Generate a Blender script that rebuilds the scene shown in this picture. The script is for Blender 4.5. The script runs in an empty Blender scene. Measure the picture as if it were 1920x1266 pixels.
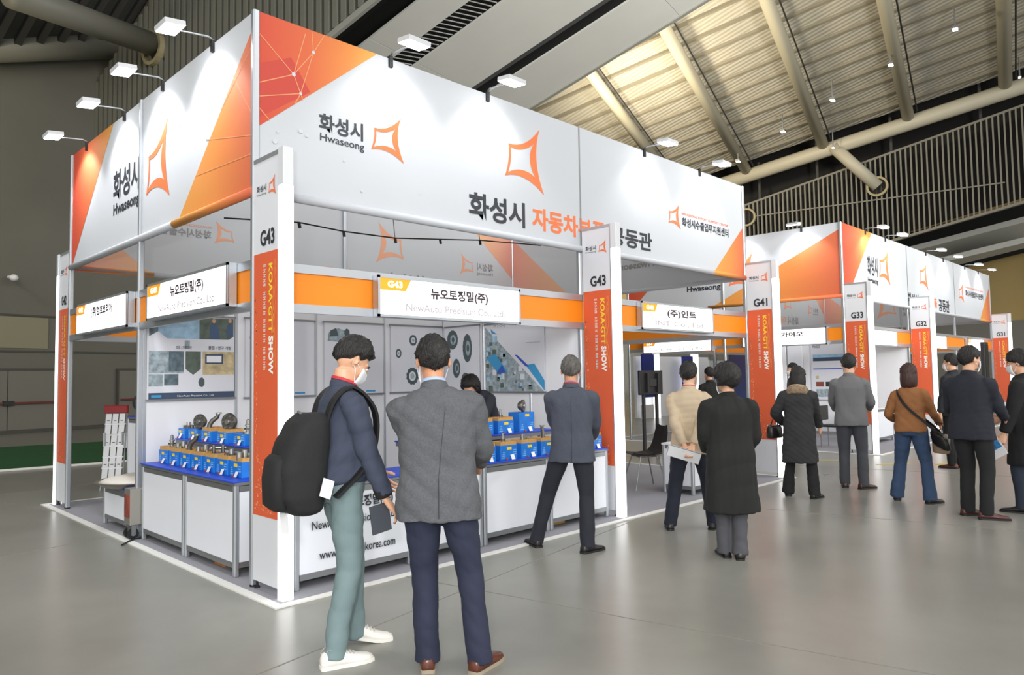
import bpy, bmesh, math, random
import numpy as np
from mathutils import Vector, Matrix

random.seed(7); rng = np.random.default_rng(7)
SC = bpy.context.scene
COL = SC.collection

# ------------------------------------------------------------------ camera, world, hall lights and added fill, exposure
CAM = np.array([-2.532, -5.284, 1.535]); YAW, PITCH, ROLL, FPX = 0.78787, 0.054623, -0.016153, 1363.06
def _basis():
    cy, sy = math.cos(YAW), math.sin(YAW); cp, sp = math.cos(PITCH), math.sin(PITCH)
    f = np.array([sy*cp, cy*cp, sp]); r = np.array([cy, -sy, 0.0]); u = np.cross(r, f)
    cr, sr = math.cos(ROLL), math.sin(ROLL)
    return r*cr + u*sr, -r*sr + u*cr, f
CR, CU, CF = _basis()
cam_d = bpy.data.cameras.new('camera'); cam_d.sensor_width = 36.0; cam_d.lens = 36.0*FPX/1920.0
cam_d.clip_start = 0.05; cam_d.clip_end = 400
cam = bpy.data.objects.new('camera', cam_d); COL.objects.link(cam); SC.camera = cam
cam.matrix_world = Matrix(((CR[0], CU[0], -CF[0], CAM[0]), (CR[1], CU[1], -CF[1], CAM[1]), (CR[2], CU[2], -CF[2], CAM[2]), (0, 0, 0, 1)))

w = bpy.data.worlds.new('hall_ambient'); SC.world = w; w.use_nodes = True
w.node_tree.nodes['Background'].inputs[0].default_value = (1.0, 0.99, 0.96, 1)
w.node_tree.nodes['Background'].inputs[1].default_value = 1.45

def area_light(name, loc, target, size, power, color=(1, 1, 1), size_y=None):
    d = bpy.data.lights.new(name, 'AREA'); d.energy = power; d.size = size; d.color = color
    if size_y: d.shape = 'RECTANGLE'; d.size_y = size_y
    o = bpy.data.objects.new(name, d); COL.objects.link(o); o.location = loc
    o.rotation_euler = (Vector(target) - Vector(loc)).to_track_quat('-Z', 'Y').to_euler()
    return o
area_light('hall_and_fill_light', (3, -9, 13), (4, -4, 0), 8, 420, (1.0, 0.98, 0.94))
area_light('hall_and_fill_light', (14, -9, 14), (13, -5, 0), 8, 420, (1.0, 0.98, 0.94))
area_light('hall_and_fill_light', (-9, 2, 12), (-3, 3, 0), 6, 500, (1.0, 0.96, 0.88))
area_light('hall_and_fill_light', (-9.5, -13, 8), (2, 1, 1.5), 7, 1100, (1.0, 0.99, 0.97))  # unseen soft fill, added to brighten the upright booth surfaces
area_light('wall_washer', tuple(np.array([-.19*17.5-.3, .981*17.5, 9.2])), (2.6, 22.2, 10.6), 1.0, 160, (1.0, 0.84, 0.55))
up = area_light('roof_fill', (5, -15, 6), (17, 5, 14), 5, 1400, (1.0, 0.98, 0.93)); up.data.spread = math.radians(80)  # unseen fill aimed upward, added to brighten soffit and roof
area_light('camera_flash', (-2.85, -5.35, 1.80), (1.2, -0.8, 1.2), 0.10, 75, (1.0, 0.99, 0.97))
# warm roof washers hidden above the long soffit light the pale roof bay
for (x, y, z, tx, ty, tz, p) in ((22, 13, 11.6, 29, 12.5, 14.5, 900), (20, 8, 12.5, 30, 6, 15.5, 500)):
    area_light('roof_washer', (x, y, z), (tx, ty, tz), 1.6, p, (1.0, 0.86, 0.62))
SC.view_settings.view_transform = 'Standard'; SC.view_settings.look = 'None'
SC.view_settings.exposure = 0.05; SC.view_settings.gamma = 1.0; SC.view_settings.use_curve_mapping = False

# ------------------------------------------------------------------ helpers: materials
def lin(c):
    if isinstance(c, str): c = [int(c[i:i+2], 16)/255 for i in (1, 3, 5)]
    return tuple((x/12.92 if x <= 0.04045 else ((x+0.055)/1.055)**2.4) for x in c) + (1.0,)
MATS = {}
def mat(name, color, rough=0.6, metal=0.0, emit=0.0, var=0.0, vscale=6.0, bump=0.0, bscale=60.0, stretch=(1, 1, 1), spec=0.5, alpha=1.0, trans=0.0, wave=None, coat=0.0):
    if name in MATS: return MATS[name]
    m = bpy.data.materials.new(name); m.use_nodes = True; nt = m.node_tree; b = nt.nodes['Principled BSDF']
    c = lin(color); b.inputs['Base Color'].default_value = c; b.inputs['Roughness'].default_value = rough
    b.inputs['Metallic'].default_value = metal; b.inputs['Specular IOR Level'].default_value = spec
    if coat: b.inputs['Coat Weight'].default_value = coat
    if alpha < 1: b.inputs['Alpha'].default_value = alpha
    if trans: b.inputs['Transmission Weight'].default_value = trans
    if emit: b.inputs['Emission Color'].default_value = c; b.inputs['Emission Strength'].default_value = emit
    tc = None
    if var or bump or wave:
        tc = nt.nodes.new('ShaderNodeTexCoord'); mp = nt.nodes.new('ShaderNodeMapping'); mp.inputs['Scale'].default_value = stretch
        nt.links.new(tc.outputs['Object'], mp.inputs[0])
    if var:
        n = nt.nodes.new('ShaderNodeTexNoise'); n.inputs['Scale'].default_value = vscale; n.inputs['Detail'].default_value = 5
        nt.links.new(mp.outputs[0], n.inputs[0])
        r = nt.nodes.new('ShaderNodeMapRange'); r.inputs[1].default_value = 0.3; r.inputs[2].default_value = 0.7
        r.inputs[3].default_value = 1-var; r.inputs[4].default_value = 1+var; nt.links.new(n.outputs[0], r.inputs[0])
        mx = nt.nodes.new('ShaderNodeVectorMath'); mx.operation = 'SCALE'; mx.inputs[0].default_value = c[:3]
        nt.links.new(r.outputs[0], mx.inputs['Scale']); nt.links.new(mx.outputs[0], b.inputs['Base Color'])
    if bump:
        n2 = nt.nodes.new('ShaderNodeTexNoise'); n2.inputs['Scale'].default_value = bscale; n2.inputs['Detail'].default_value = 3
        nt.links.new(mp.outputs[0], n2.inputs[0])
        bp = nt.nodes.new('ShaderNodeBump'); bp.inputs['Strength'].default_value = bump; bp.inputs['Distance'].default_value = 0.02
        nt.links.new(n2.outputs[0], bp.inputs['Height']); nt.links.new(bp.outputs[0], b.inputs['Normal'])
    if wave:   # (axis, scale, strength): fine parallel corrugation
        wv = nt.nodes.new('ShaderNodeTexWave'); wv.bands_direction = wave[0]; wv.inputs['Scale'].default_value = wave[1]
        nt.links.new(mp.outputs[0], wv.inputs[0])
        bp = nt.nodes.new('ShaderNodeBump'); bp.inputs['Strength'].default_value = wave[2]; bp.inputs['Distance'].default_value = 0.05
        nt.links.new(wv.outputs[1], bp.inputs['Height']); nt.links.new(bp.outputs[0], b.inputs['Normal'])
    MATS[name] = m; return m
def grad(name, stops, axis=0, flip=False, rough=0.65):
    """print ink whose colour runs across its own sheet"""
    if name in MATS: return MATS[name]
    m = bpy.data.materials.new(name); m.use_nodes = True; nt = m.node_tree; b = nt.nodes['Principled BSDF']
    b.inputs['Roughness'].default_value = rough
    tc = nt.nodes.new('ShaderNodeTexCoord'); sp = nt.nodes.new('ShaderNodeSeparateXYZ'); cr = nt.nodes.new('ShaderNodeValToRGB')
    nt.links.new(tc.outputs['Generated'], sp.inputs[0])
    src = sp.outputs[axis]
    if flip:
        mm = nt.nodes.new('ShaderNodeMath'); mm.operation = 'SUBTRACT'; mm.inputs[0].default_value = 1.0
        nt.links.new(src, mm.inputs[1]); src = mm.outputs[0]
    nt.links.new(src, cr.inputs[0])
    el = cr.color_ramp.elements
    while len(el) < len(stops): el.new(0.5)
    for e, (p, c) in zip(el, stops): e.position = p; e.color = lin(c)
    nt.links.new(cr.outputs[0], b.inputs['Base Color'])
    MATS[name] = m; return m

# ------------------------------------------------------------------ helpers: meshes
class MB:
    def __init__(s): s.v = []; s.f = []
    def add(s, vs, fs):
        o = len(s.v); s.v += [tuple(float(x) for x in p) for p in vs]; s.f += [tuple(i+o for i in f) for f in fs]; return s
    def box(s, x0, x1, y0, y1, z0, z1):
        return s.add([(x0,y0,z0),(x1,y0,z0),(x1,y1,z0),(x0,y1,z0),(x0,y0,z1),(x1,y0,z1),(x1,y1,z1),(x0,y1,z1)],
                     [(0,3,2,1),(4,5,6,7),(0,1,5,4),(1,2,6,5),(2,3,7,6),(3,0,4,7)])
    def cbox(s, x0, x1, y0, y1, z0, z1, c=0.01):
        """box with chamfered vertical edges and chamfered top and bottom"""
        def ring(i, z): return [(x0+i,y0+c,z),(x0+c,y0+i,z),(x1-c,y0+i,z),(x1-i,y0+c,z),(x1-i,y1-c,z),(x1-c,y1-i,z),(x0+c,y1-i,z),(x0+i,y1-c,z)]
        def ringin(z): return [(x0+c,y0+c,z),(x0+c,y0+c,z),(x1-c,y0+c,z),(x1-c,y0+c,z),(x1-c,y1-c,z),(x1-c,y1-c,z),(x0+c,y1-c,z),(x0+c,y1-c,z)]
        h = c*0.5
        return s.loft([ [( (p[0]+q[0])/2,(p[1]+q[1])/2,z0) for p,q in zip(ring(0,0),ringin(0))], ring(0,z0+h), ring(0,z1-h), [((p[0]+q[0])/2,(p[1]+q[1])/2,z1) for p,q in zip(ring(0,0),ringin(0))] ])
    def obox(s, c, ax, ay, az):
        c, ax, ay, az = map(np.asarray, (c, ax, ay, az))
        P = [c+i*ax+j*ay+k*az for k in (-1,1) for i,j in ((-1,-1),(1,-1),(1,1),(-1,1))]
        return s.add(P, [(0,3,2,1),(4,5,6,7),(0,1,5,4),(1,2,6,5),(2,3,7,6),(3,0,4,7)])
    def loft(s, rings, cap=True, closed=True):
        n = len(rings[0]); vs = [p for r in rings for p in r]; fs = []
        for i in range(len(rings)-1):
            for j in range(n if closed else n-1):
                k = (j+1) % n
                fs.append((i*n+j, i*n+k, (i+1)*n+k, (i+1)*n+j))
        if cap: fs.append(tuple(range(n-1,-1,-1))); fs.append(tuple((len(rings)-1)*n+j for j in range(n)))
        return s.add(vs, fs)
    def tube(s, pts, r, n=8, cap=True):
        pts = [np.asarray(p, float) for p in pts]; rs = r if hasattr(r, '__len__') else [r]*len(pts)
        rings = []; prev = None
        for i, p in enumerate(pts):
            t = pts[min(i+1, len(pts)-1)]-pts[max(i-1, 0)]; t = t/(np.linalg.norm(t)+1e-9)
            if prev is None:
                a = np.array([0,0,1.0]) if abs(t[2]) < 0.9 else np.array([1.0,0,0])
                x = np.cross(a, t)
            else: x = prev - t*(prev@t)
            x = x/(np.linalg.norm(x)+1e-9); prev = x; y = np.cross(t, x)
            rings.append([p+rs[i]*(math.cos(2*math.pi*k/n)*x+math.sin(2*math.pi*k/n)*y) for k in range(n)])
        return s.loft(rings, cap)
    def lathe(s, prof, c=(0,0,0), n=16, axis=2):
        rings = []
        for r, h in prof:
            ring = []
            for k in range(n):
                a = 2*math.pi*k/n; p = [r*math.cos(a), r*math.sin(a), h]
                if axis == 0: p = [h, r*math.cos(a), r*math.sin(a)]
                if axis == 1: p = [r*math.sin(a), h, r*math.cos(a)]
                ring.append((p[0]+c[0], p[1]+c[1], p[2]+c[2]))
            rings.append(ring)
        return s.loft(rings)
    def ell(s, c, r, n=12, m=8):
        rings = []
        for i in range(1, m):
            t = math.pi*i/m
            rings.append([(c[0]+r[0]*math.sin(t)*math.cos(2*math.pi*k/n), c[1]+r[1]*math.sin(t)*math.sin(2*math.pi*k/n), c[2]-r[2]*math.cos(t)) for k in range(n)])
        o = len(s.v); s.loft(rings, cap=False)
        b = len(s.v); s.v += [(c[0],c[1],c[2]-r[2]), (c[0],c[1],c[2]+r[2])]
        for k in range(n):
            k2 = (k+1) % n
            s.f.append((b, o+k2, o+k)); s.f.append((b+1, o+(m-2)*n+k, o+(m-2)*n+k2))
        return s
    def mesh(s, name, origin=(0,0,0), smooth=False):
        me = bpy.data.meshes.new(name)
        o = np.asarray(origin, float)
        me.from_pydata([tuple(np.asarray(p)-o) for p in s.v], [], s.f)
        if smooth: me.polygons.foreach_set('use_smooth', [True]*len(me.polygons))
        me.update(); return me
    def build(s, name, m, parent=None, smooth=False, world=True, label=None, auto=None):
        org = wloc(parent) if (parent is not None and world) else (0,0,0)
        o = bpy.data.objects.new(name, s.mesh(name, org, smooth)); COL.objects.link(o)
        o.data.materials.append(m)
        if parent is not None: o.parent = parent
        if auto: 
            o.data.polygons.foreach_set('use_smooth', [True]*len(o.data.polygons)); o.data.set_sharp_from_angle(angle=math.radians(auto))
        if label: o['label'] = label
        return o
def wloc(p):
    v = np.zeros(3)
    while p is not None: v = v+np.array(p.location); p = p.parent
    return v
def tag(o, label, cat, group=None, kind=None):
    if label: o['label'] = label
    if cat: o['category'] = cat
    if group: o['group'] = group
    if kind: o['kind'] = kind
    return o
def thing(name, loc, label, cat, group=None, rz=0.0):
    o = bpy.data.objects.new(name, None); COL.objects.link(o); o.location = loc; o.rotation_euler = (0,0,rz); o.empty_display_size = 0.1
    return tag(o, label, cat, group)
def struct(name, loc=(0,0,0)):
    o = bpy.data.objects.new(name, None); COL.objects.link(o); o.location = loc; o['kind'] = 'structure'; return o
def copy_tree(o, parent=None):
    c = o.copy(); COL.objects.link(c); c.parent = parent
    for ch in [x for x in o.children]: copy_tree(ch, c)
    return c
def piece(src, parent, loc=(0,0,0), rot=None):
    """one more piece that shares the mesh of src"""
    c = src.copy(); COL.objects.link(c); c.parent = parent; c.location = loc
    if rot is not None: c.rotation_euler = rot
    return c
def ray(u, v): return CF + CR*(u-960)/FPX + CU*(633-v)/FPX
def at(u, v, ax, val):
    d = ray(u, v); i = 'xyz'.index(ax); return CAM + d*(val-CAM[i])/d[i]
def ground_dir(p):
    v = np.array([p[0]-CAM[0], p[1]-CAM[1]]); return v/np.linalg.norm(v)

# scratch scene: text and cloth are evaluated here, away from the big scene
TMP = bpy.data.scenes.new('scratch'); TMPC = TMP.collection
def evaluated(o):
    TMPC.objects.link(o)
    with bpy.context.temp_override(scene=TMP, view_layer=TMP.view_layers[0]):
        dg = bpy.context.evaluated_depsgraph_get(); dg.update()
        me = bpy.data.meshes.new_from_object(o.evaluated_get(dg), depsgraph=dg)
    TMPC.objects.unlink(o); return me
_T = {}
def glyphs(s, bold=0.0):
    if (s, bold) in _T: return _T[(s, bold)]
    cu = bpy.data.curves.new('lettering', 'FONT'); cu.body = s; cu.size = 1.0; cu.offset = bold; cu.resolution_u = 3
    o = bpy.data.objects.new('lettering', cu); me = evaluated(o); bpy.data.objects.remove(o)
    v = np.zeros(len(me.vertices)*3); me.vertices.foreach_get('co', v); v = v.reshape(-1, 3)[:, :2]
    f = [tuple(p.vertices) for p in me.polygons]
    lo, hi = v.min(0), v.max(0)
    r = ((v-lo)/(hi-lo), f, (hi-lo)[0]/(hi-lo)[1]); _T[(s, bold)] = r; bpy.data.meshes.remove(me); return r
class Face:
    """a flat printed surface: s runs left to right as one reads it, z up, n out of the sheet"""
    def __init__(s, O, S, Z=(0,0,1)):
        s.O, s.S, s.Z = (np.asarray(x, float) for x in (O, S, Z)); s.N = np.cross(s.S, s.Z)
    def p(s, a, z, n=0.0): return s.O + s.S*a + s.Z*z + s.N*n
    def poly(s, mb, pts, n=0.003):
        return mb.add([s.p(a, z, n) for a, z in pts], [tuple(range(len(pts)))])
    def text(s, mb, st, s0, s1, z0, z1, n=0.004, bold=0.02):
        v, f, _ = glyphs(st, bold)
        return mb.add([s.p(s0+(s1-s0)*x, z0+(z1-z0)*y, n) for x, y in v], f)
    def vtext(s, mb, st, s0, s1, z0, z1, n=0.004, bold=0.02):
        """lettering turned a quarter clockwise, read from the top (z1) down to z0"""
        v, f, _ = glyphs(st, bold)
        return mb.add([s.p(s0+(s1-s0)*y, z1-(z1-z0)*x, n) for x, y in v], f)
    def star(s, mb, s0, s1, z0, z1, n=0.004):
        out = [(.95,1.0),(.10,.64),(.0,.15),(1.05,.0)]; inn = [(.78,.74),(.16,.59),(.085,.215),(.80,.24)]
        oc = [(.55,.62),(.14,.40),(.50,.30),(.70,.50)]; ic = [(.46,.55),(.19,.40),(.46,.37),(.54,.50)]
        def cur(P, Cc):
            r = []
            for i in range(4):
                a, b, c = np.array(P[i]), np.array(Cc[i]), np.array(P[(i+1) % 4])
                for k in range(8):
                    t = k/8; r.append((1-t)**2*a+2*t*(1-t)*b+t*t*c)
            return r
        A, B = cur(out, oc), cur(inn, ic); m = len(A)
        vs = [s.p(s0+(s1-s0)*x, z0+(z1-z0)*y, n) for x, y in A+B]
        return mb.add(vs, [(i, (i+1) % m, m+(i+1) % m, m+i) for i in range(m)])
    def line(s, mb, a, b, w=0.006, n=0.004):
        a, b = np.array(a, float), np.array(b, float); d = b-a; d = d/np.linalg.norm(d); q = np.array([-d[1], d[0]])*w/2
        return s.poly(mb, [tuple(a-q), tuple(b-q), tuple(b+q), tuple(a+q)], n)

ALU = mat('brushed_aluminium', '#b9bec4', 0.38, 0.75, bump=0.05, bscale=300)
ALU_D = mat('dull_aluminium', '#8c8f92', 0.45, 0.7)
WHITE = mat('white_laminate', '#eceef3', 0.5, bump=0.02, bscale=30)
BLACK = mat('black_plastic', '#1b1c1e', 0.5)
DARK = mat('dark_steel', '#2c2d2e', 0.6)
ORANGE = mat('orange_vinyl', '#f08a10', 0.5)
LIT = mat('lit_white_acrylic', '#ffffff', 0.4, emit=1.6)
LITSIGN = mat('lit_sign_face', '#ffffff', 0.4, emit=1.5)
INK = mat('dark_ink', '#2c3038', 0.6)
INKO = mat('orange_ink', '#ec7440', 0.6)
WHITEINK = mat('white_ink', '#f6f4ef', 0.6)

# ================================================================== THE HALL (its grid is turned 11 degrees from the booths)
TH = math.atan2(.19, .981); E1 = np.array([math.cos(TH), math.sin(TH), 0]); E2 = np.array([-math.sin(TH), math.cos(TH), 0]); E3 = np.array([0,0,1.0])
def H(a, b, z): return E1*a + E2*b + E3*z
def hat(u, v, N, c):
    """where the sight line through a photograph point meets a hall plane"""
    n = N[0]*E1+N[1]*E2+N[2]*E3; d = ray(u, v); X = CAM + d*(c-n@CAM)/(n@d); return float(X@E1), float(X@E2), float(X[2])
def hbox(mb, a0, a1, b0, b1, z0, z1):
    mb.add([H(*p) for p in ((a0,b0,z0),(a1,b0,z0),(a1,b1,z0),(a0,b1,z0),(a0,b0,z1),(a1,b0,z1),(a1,b1,z1),(a0,b1,z1))],
           [(0,3,2,1),(4,5,6,7),(0,1,5,4),(1,2,6,5),(2,3,7,6),(3,0,4,7)]); return mb

# polished concrete floor
fm = bpy.data.materials.new('polished_concrete'); fm.use_nodes = True; nt = fm.node_tree; b = nt.nodes['Principled BSDF']
tc = nt.nodes.new('ShaderNodeTexCoord')
n1 = nt.nodes.new('ShaderNodeTexNoise'); n1.inputs['Scale'].default_value = 0.55; n1.inputs['Detail'].default_value = 8; n1.inputs['Roughness'].default_value = 0.62
n2 = nt.nodes.new('ShaderNodeTexNoise'); n2.inputs['Scale'].default_value = 5.0; n2.inputs['Detail'].default_value = 6
for n in (n1, n2): nt.links.new(tc.outputs['Object'], n.inputs[0])
cr = nt.nodes.new('ShaderNodeValToRGB'); cr.color_ramp.elements[0].position = .3; cr.color_ramp.elements[0].color = lin('#7d7d77')
cr.color_ramp.elements[1].position = .7; cr.color_ramp.elements[1].color = lin('#93938c')
mx = nt.nodes.new('ShaderNodeMath'); mx.operation = 'MULTIPLY_ADD'; mx.inputs[1].default_value = .14; nt.links.new(n2.outputs[0], mx.inputs[0])
mm = nt.nodes.new('ShaderNodeMath'); mm.operation = 'MULTIPLY'; mm.inputs[1].default_value = .86; nt.links.new(n1.outputs[0], mm.inputs[0])
nt.links.new(mm.outputs[0], mx.inputs[2]); nt.links.new(mx.outputs[0], cr.inputs[0]); nt.links.new(cr.outputs[0], b.inputs['Base Color'])
rr = nt.nodes.new('ShaderNodeMapRange'); rr.inputs[1].default_value = .3; rr.inputs[2].default_value = .7; rr.inputs[3].default_value = .27; rr.inputs[4].default_value = .33
nt.links.new(n1.outputs[0], rr.inputs[0]); nt.links.new(rr.outputs[0], b.inputs['Roughness'])
bp = nt.nodes.new('ShaderNodeBump'); bp.inputs['Strength'].default_value = .03; bp.inputs['Distance'].default_value = .02
n3 = nt.nodes.new('ShaderNodeTexNoise'); n3.inputs['Scale'].default_value = 9; nt.links.new(tc.outputs['Object'], n3.inputs[0])
nt.links.new(n3.outputs[0], bp.inputs['Height'])
fl = struct('floor')
slab = MB()
hbox(slab, -45, 90, -60, 21.4, -0.3, 0.0); slab.build('slab', fm, fl)
jm = mat('floor_joint_filler', '#83827b', 0.7)
js = MB().box(-0.005, 0.005, -30, 30, 0.0, 0.0015)
first = None
for i in range(9):                      # saw-cut joints in both directions
    if first is None: first = js.build('joint', jm, fl); first.rotation_euler = (0, 0, TH); first.location = tuple(H(-3.4, -8, 0))
    else: piece(first, fl, tuple(H(-3.4+4.2*i, -8, 0)), (0, 0, TH))
for i in range(7): piece(first, fl, tuple(H(14, -14.0+4.2*i, 0)), (0, 0, TH+math.pi/2))

# far wall on the left, with its doors and red rail
wallm = mat('dark_olive_panel', '#6c6b62', 0.75, var=0.06, vscale=0.5)
wf = struct('wall_far')
wb = MB(); hbox(wb, -45, 46, 21.4, 21.8, 0, 24); wb.build('wall_panel', wallm, wf)
seam = mat('dark_wall_trim', '#4d4c46', 0.8)  # dark grey of the seams, skirting and door frames
for z in (2.62, 3.78):
    m = MB(); hbox(m, -20, 26, 21.37, 21.41, z-.03, z+.03); m.build('seam', seam, wf)
m = MB(); hbox(m, -20, 26, 21.2, 21.4, 0, .12); m.build('skirting', seam, wf)
lp = mat('painted_wall_light', '#8d8871', 0.7)
m = MB(); hbox(m, 2.0, 7.85, 21.36, 21.4, 2.72, 3.72); m.build('lit_patch', lp, wf)  # patch of light on the wall, painted as a pale board
dm = mat('grey_exit_door', '#74736a', 0.6)
rail = mat('dark_red_rail', '#6b2b2b', 0.5)
for i, (a0, a1) in enumerate(((5.0, 8.35), (10.15, 13.3), (14.6, 17.9))):
    d = struct('door_%d' % (i+1), tuple(H((a0+a1)/2, 21.3, 0)))
    m = MB(); hbox(m, a0, (a0+a1)/2-.012, 21.28, 21.36, .05, 2.0); m.build('leaf', dm, d)
    m = MB(); hbox(m, (a0+a1)/2+.012, a1, 21.28, 21.36, .05, 2.0); m.build('leaf', dm, d)
    m = MB(); hbox(m, a0-.06, a1+.06, 21.26, 21.37, 2.0, 2.07); hbox(m, a0-.06, a0, 21.26, 21.37, 0, 2.0); hbox(m, a1, a1+.06, 21.26, 21.37, 0, 2.0); m.build('frame', seam, d)
    m = MB(); hbox(m, a0+.05, a1-.05, 21.18, 21.24, .94, 1.0); m.build('push_bar', rail, d)
    m = MB(); hbox(m, (a0+a1)/2-.15, (a0+a1)/2+.15, 21.16, 21.27, .9, 1.04); m.build('lock_case', DARK, d)
c0 = H(6.62, 21.25, 4.96)
cc = thing('security_camera', tuple(c0), 'small white security camera high on the dark far wall', 'camera')
MB().tube([c0, c0+E1*.02-E2*.25], .05, 8).build('bracket', WHITE, cc)
MB().ell(c0+E1*.02-E2*.32+np.array([0,0,-.05]), (.13,.13,.11)).build('dome', WHITE, cc, smooth=True)

# far right wall, tan, and a grey lower part
tan = mat('tan_wall_panel', '#b89f66', 0.7, var=0.05, vscale=0.4)
wr = struct('wall_right')
m = MB(); hbox(m, 52, 52.4, -40, 24, 4.6, 30); m.build('wall_panel', tan, wr)
m = MB(); hbox(m, 51.8, 52.4, -40, 24, 0, 4.6); m.build('lower_wall', mat('grey_lower_wall', '#7d7c74', 0.7), wr)
m = MB(); hbox(m, 51.6, 52.0, -6.9, -6.75, 4.2, 11); m.build('downpipe', mat('pale_pipe', '#8d8672', 0.6), wr)

# dark void above everything
vm = mat('dark_void', '#141414', 0.9)  # near-black colour stands in for the unlit depth behind gaps and slots
rv = struct('ceiling')
m = MB(); hbox(m, -45, 90, -20, 22, 25, 25.4); m.build('upper_deck', vm, rv)

# ribbed screen wall on the left: one rib after another on a backing sheet
A1 = 9.28
ribm = mat('ribbed_steel_cladding', '#7a7a70', 0.5, metal=0.1, var=0.04, vscale=1)
wl = struct('wall_left')
def zbot(b): return 13.4-.30*b if b < 14 else 9.2
def ztop(b): return 12.1+.575*(21.4-b)
m = MB(); bs = np.linspace(21.4, -6, 20)
for i in range(len(bs)-1):
    b0, b1 = bs[i], bs[i+1]
    lo0, lo1 = 13.4-.30*b0, 13.4-.30*b1
    m.add([H(A1+.09, b0, lo0), H(A1+.09, b1, lo1), H(A1+.09, b1, ztop(b1)+.2), H(A1+.09, b0, ztop(b0)+.2)], [(0, 1, 2, 3)])
m.build('backing_sheet', mat('cladding_backing', '#5d5d55', 0.6), wl)
rb = None; b0 = 21.3
while b0 > -4:
    lo = 13.4-.30*b0; hi = ztop(b0)
    r = MB(); hbox(r, A1-.05, A1+.10, b0-.085, b0+.085, lo, min(hi, 25)); r.build('rib', ribm, wl)
    b0 -= .31
m = MB(); p0, p1 = H(A1-.02, 21.4, 13.4-.3*21.4-.12), H(A1-.02, -6, 13.4+1.8-.12)
m.obox((p0+p1)/2, E1*.05, (p1-p0)/2, E3*.09); m.build('edge_trim', mat('pale_steel_trim', '#9a9a92', 0.5), wl)
# strut that passes through a ringed hole in the ribbed screen, and the eave tube over the far wall
tubem = mat('painted_steel_tube', '#7b7a70', 0.5)
tr = struct('trim_1')
pA, pB = H(*hat(20, -12, (1,0,0), 4.5)), H(*hat(288, 84, (1,0,0), A1-.1))
MB().tube([pA, pB], .37, 20).build('strut', tubem, tr, smooth=True)
def ringm(c, n, R, r, t=.1):
    mb = MB(); n = n/np.linalg.norm(n); x = np.cross(n, E3); x /= np.linalg.norm(x); y = np.cross(x, n)
    rings = []
    for k in range(24):
        a = 2*math.pi*k/24; d = x*math.cos(a)+y*math.sin(a)
        rings.append([c+d*R-n*t, c+d*R+n*t, c+d*r+n*t, c+d*r-n*t])
    rings.append(rings[0]); return mb.loft(rings, cap=False)
ringm(pB+np.array([0,0,-.12]), E1, .56, .44).build('collar', mat('bronze_collar', '#9a9070', 0.5), tr)
MB().obox(pB+E1*.12+np.array([0,0,-.12]), E1*.02, E2*.46, E3*.46).build('hole', vm, tr)
pC, pD = H(*hat(-60, 92, (0,1,0), 20.6)), H(*hat(250, 86, (0,1,0), 20.6))
MB().tube([pC, pD], .42, 20).build('eave_tube', tubem, tr, smooth=True)
MB().tube([pC+np.array([0,0,.62]), pD+np.array([0,0,.62])], .09, 10).build('gutter_pipe', tubem, tr, smooth=True)
lm = mat('left_bay_deck', '#4a4a47', 0.8)
rl = struct('ceiling')                     # dark deck of the left bay
q = [H(*hat(u, v, (0,1,0), 20.2)) for u, v in ((-80, 78), (240, 60))]
m = MB(); m.add([q[0], q[1], q[1]-E2*16+E3*9.4, q[0]-E2*16+E3*9.4], [(0, 1, 2, 3)]); m.build('deck', lm, rl)
for k in range(8):
    t = (k+.5)/8; p = q[0]*(1-t)+q[1]*t
    m = MB(); m.obox(p-E2*8+E3*4.6, E1*.10, (-E2*16+E3*9.4)/2, E3*.12); m.build('joist', mat('joist_steel', '#3b3b39', 0.7), rl)

# long sloping soffit with two slots
def zs(b): return 13.4-.30*b
sm = mat('pale_soffit_board', '#d2d2cc', 0.7, var=0.03, vscale=0.6)
sf = struct('ceiling')
AE = [hat(785, 0, (0,.3,1), 13.4)[0], hat(882, 0, (0,.3,1), 13.4)[0], hat(946, 0, (0,.3,1), 13.4)[0], hat(1132, 0, (0,.3,1), 13.4)[0], hat(1181, 0, (0,.3,1), 13.4)[0], hat(1322, 0, (0,.3,1), 13.4)[0]]
def sloped(mb, a0, a1, b0, b1, d0, d1):
    mb.add([H(a, b, zs(b)+d) for d in (d0, d1) for a, b in ((a0,b0),(a1,b0),(a1,b1),(a0,b1))], [(0,3,2,1),(4,5,6,7),(0,1,5,4),(1,2,6,5),(2,3,7,6),(3,0,4,7)]); return mb
for a0, a1 in ((AE[0], AE[1]), (AE[2], AE[3]), (AE[4], AE[5])):
    for b0 in (-9, -3, 3, 9, 15):
        m = MB(); sloped(m, a0, a1, b0+.01, b0+5.99, 0, .06); m.build('soffit_board', sm, sf)
m = MB(); sloped(m, A1+.11, AE[0]+.3, -9, 21, .9, .95); m.build('dark_gap', vm, sf)
m = MB(); sloped(m, AE[0]+.25, AE[0]+.3, -9, 21, .08, .9); m.build('dark_gap', vm, sf)
m = MB(); sloped(m, AE[1]-.05, AE[2]+.05, -9, 21, .45, .5); m.build('slot_back', vm, sf)
m = MB(); sloped(m, AE[3]-.05, AE[4]+.05, -9, 21, .45, .5); m.build('slot_back', vm, sf)
for a_ in (AE[2]+.04, AE[4]+.04): m = MB(); sloped(m, a_, a_+.04, -9, 21, .065, .5); m.build('slot_side', vm, sf)
m = MB(); sloped(m, AE[3]+.02, AE[3]+(AE[4]-AE[3])*.5, -9, 21, .12, .3); m.build('slot_beam', mat('slot_beam_grey', '#4c4c4e', 0.6), sf)
m = MB(); sloped(m, AE[5]-.02, AE[5]+.12, -9, 21, -.05, .3); m.build('edge_trim', mat('pale_steel_trim', '#9a9a92', 0.5), sf)
lv = mat('louver_white', '#8f8f8c', 0.6)
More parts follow.
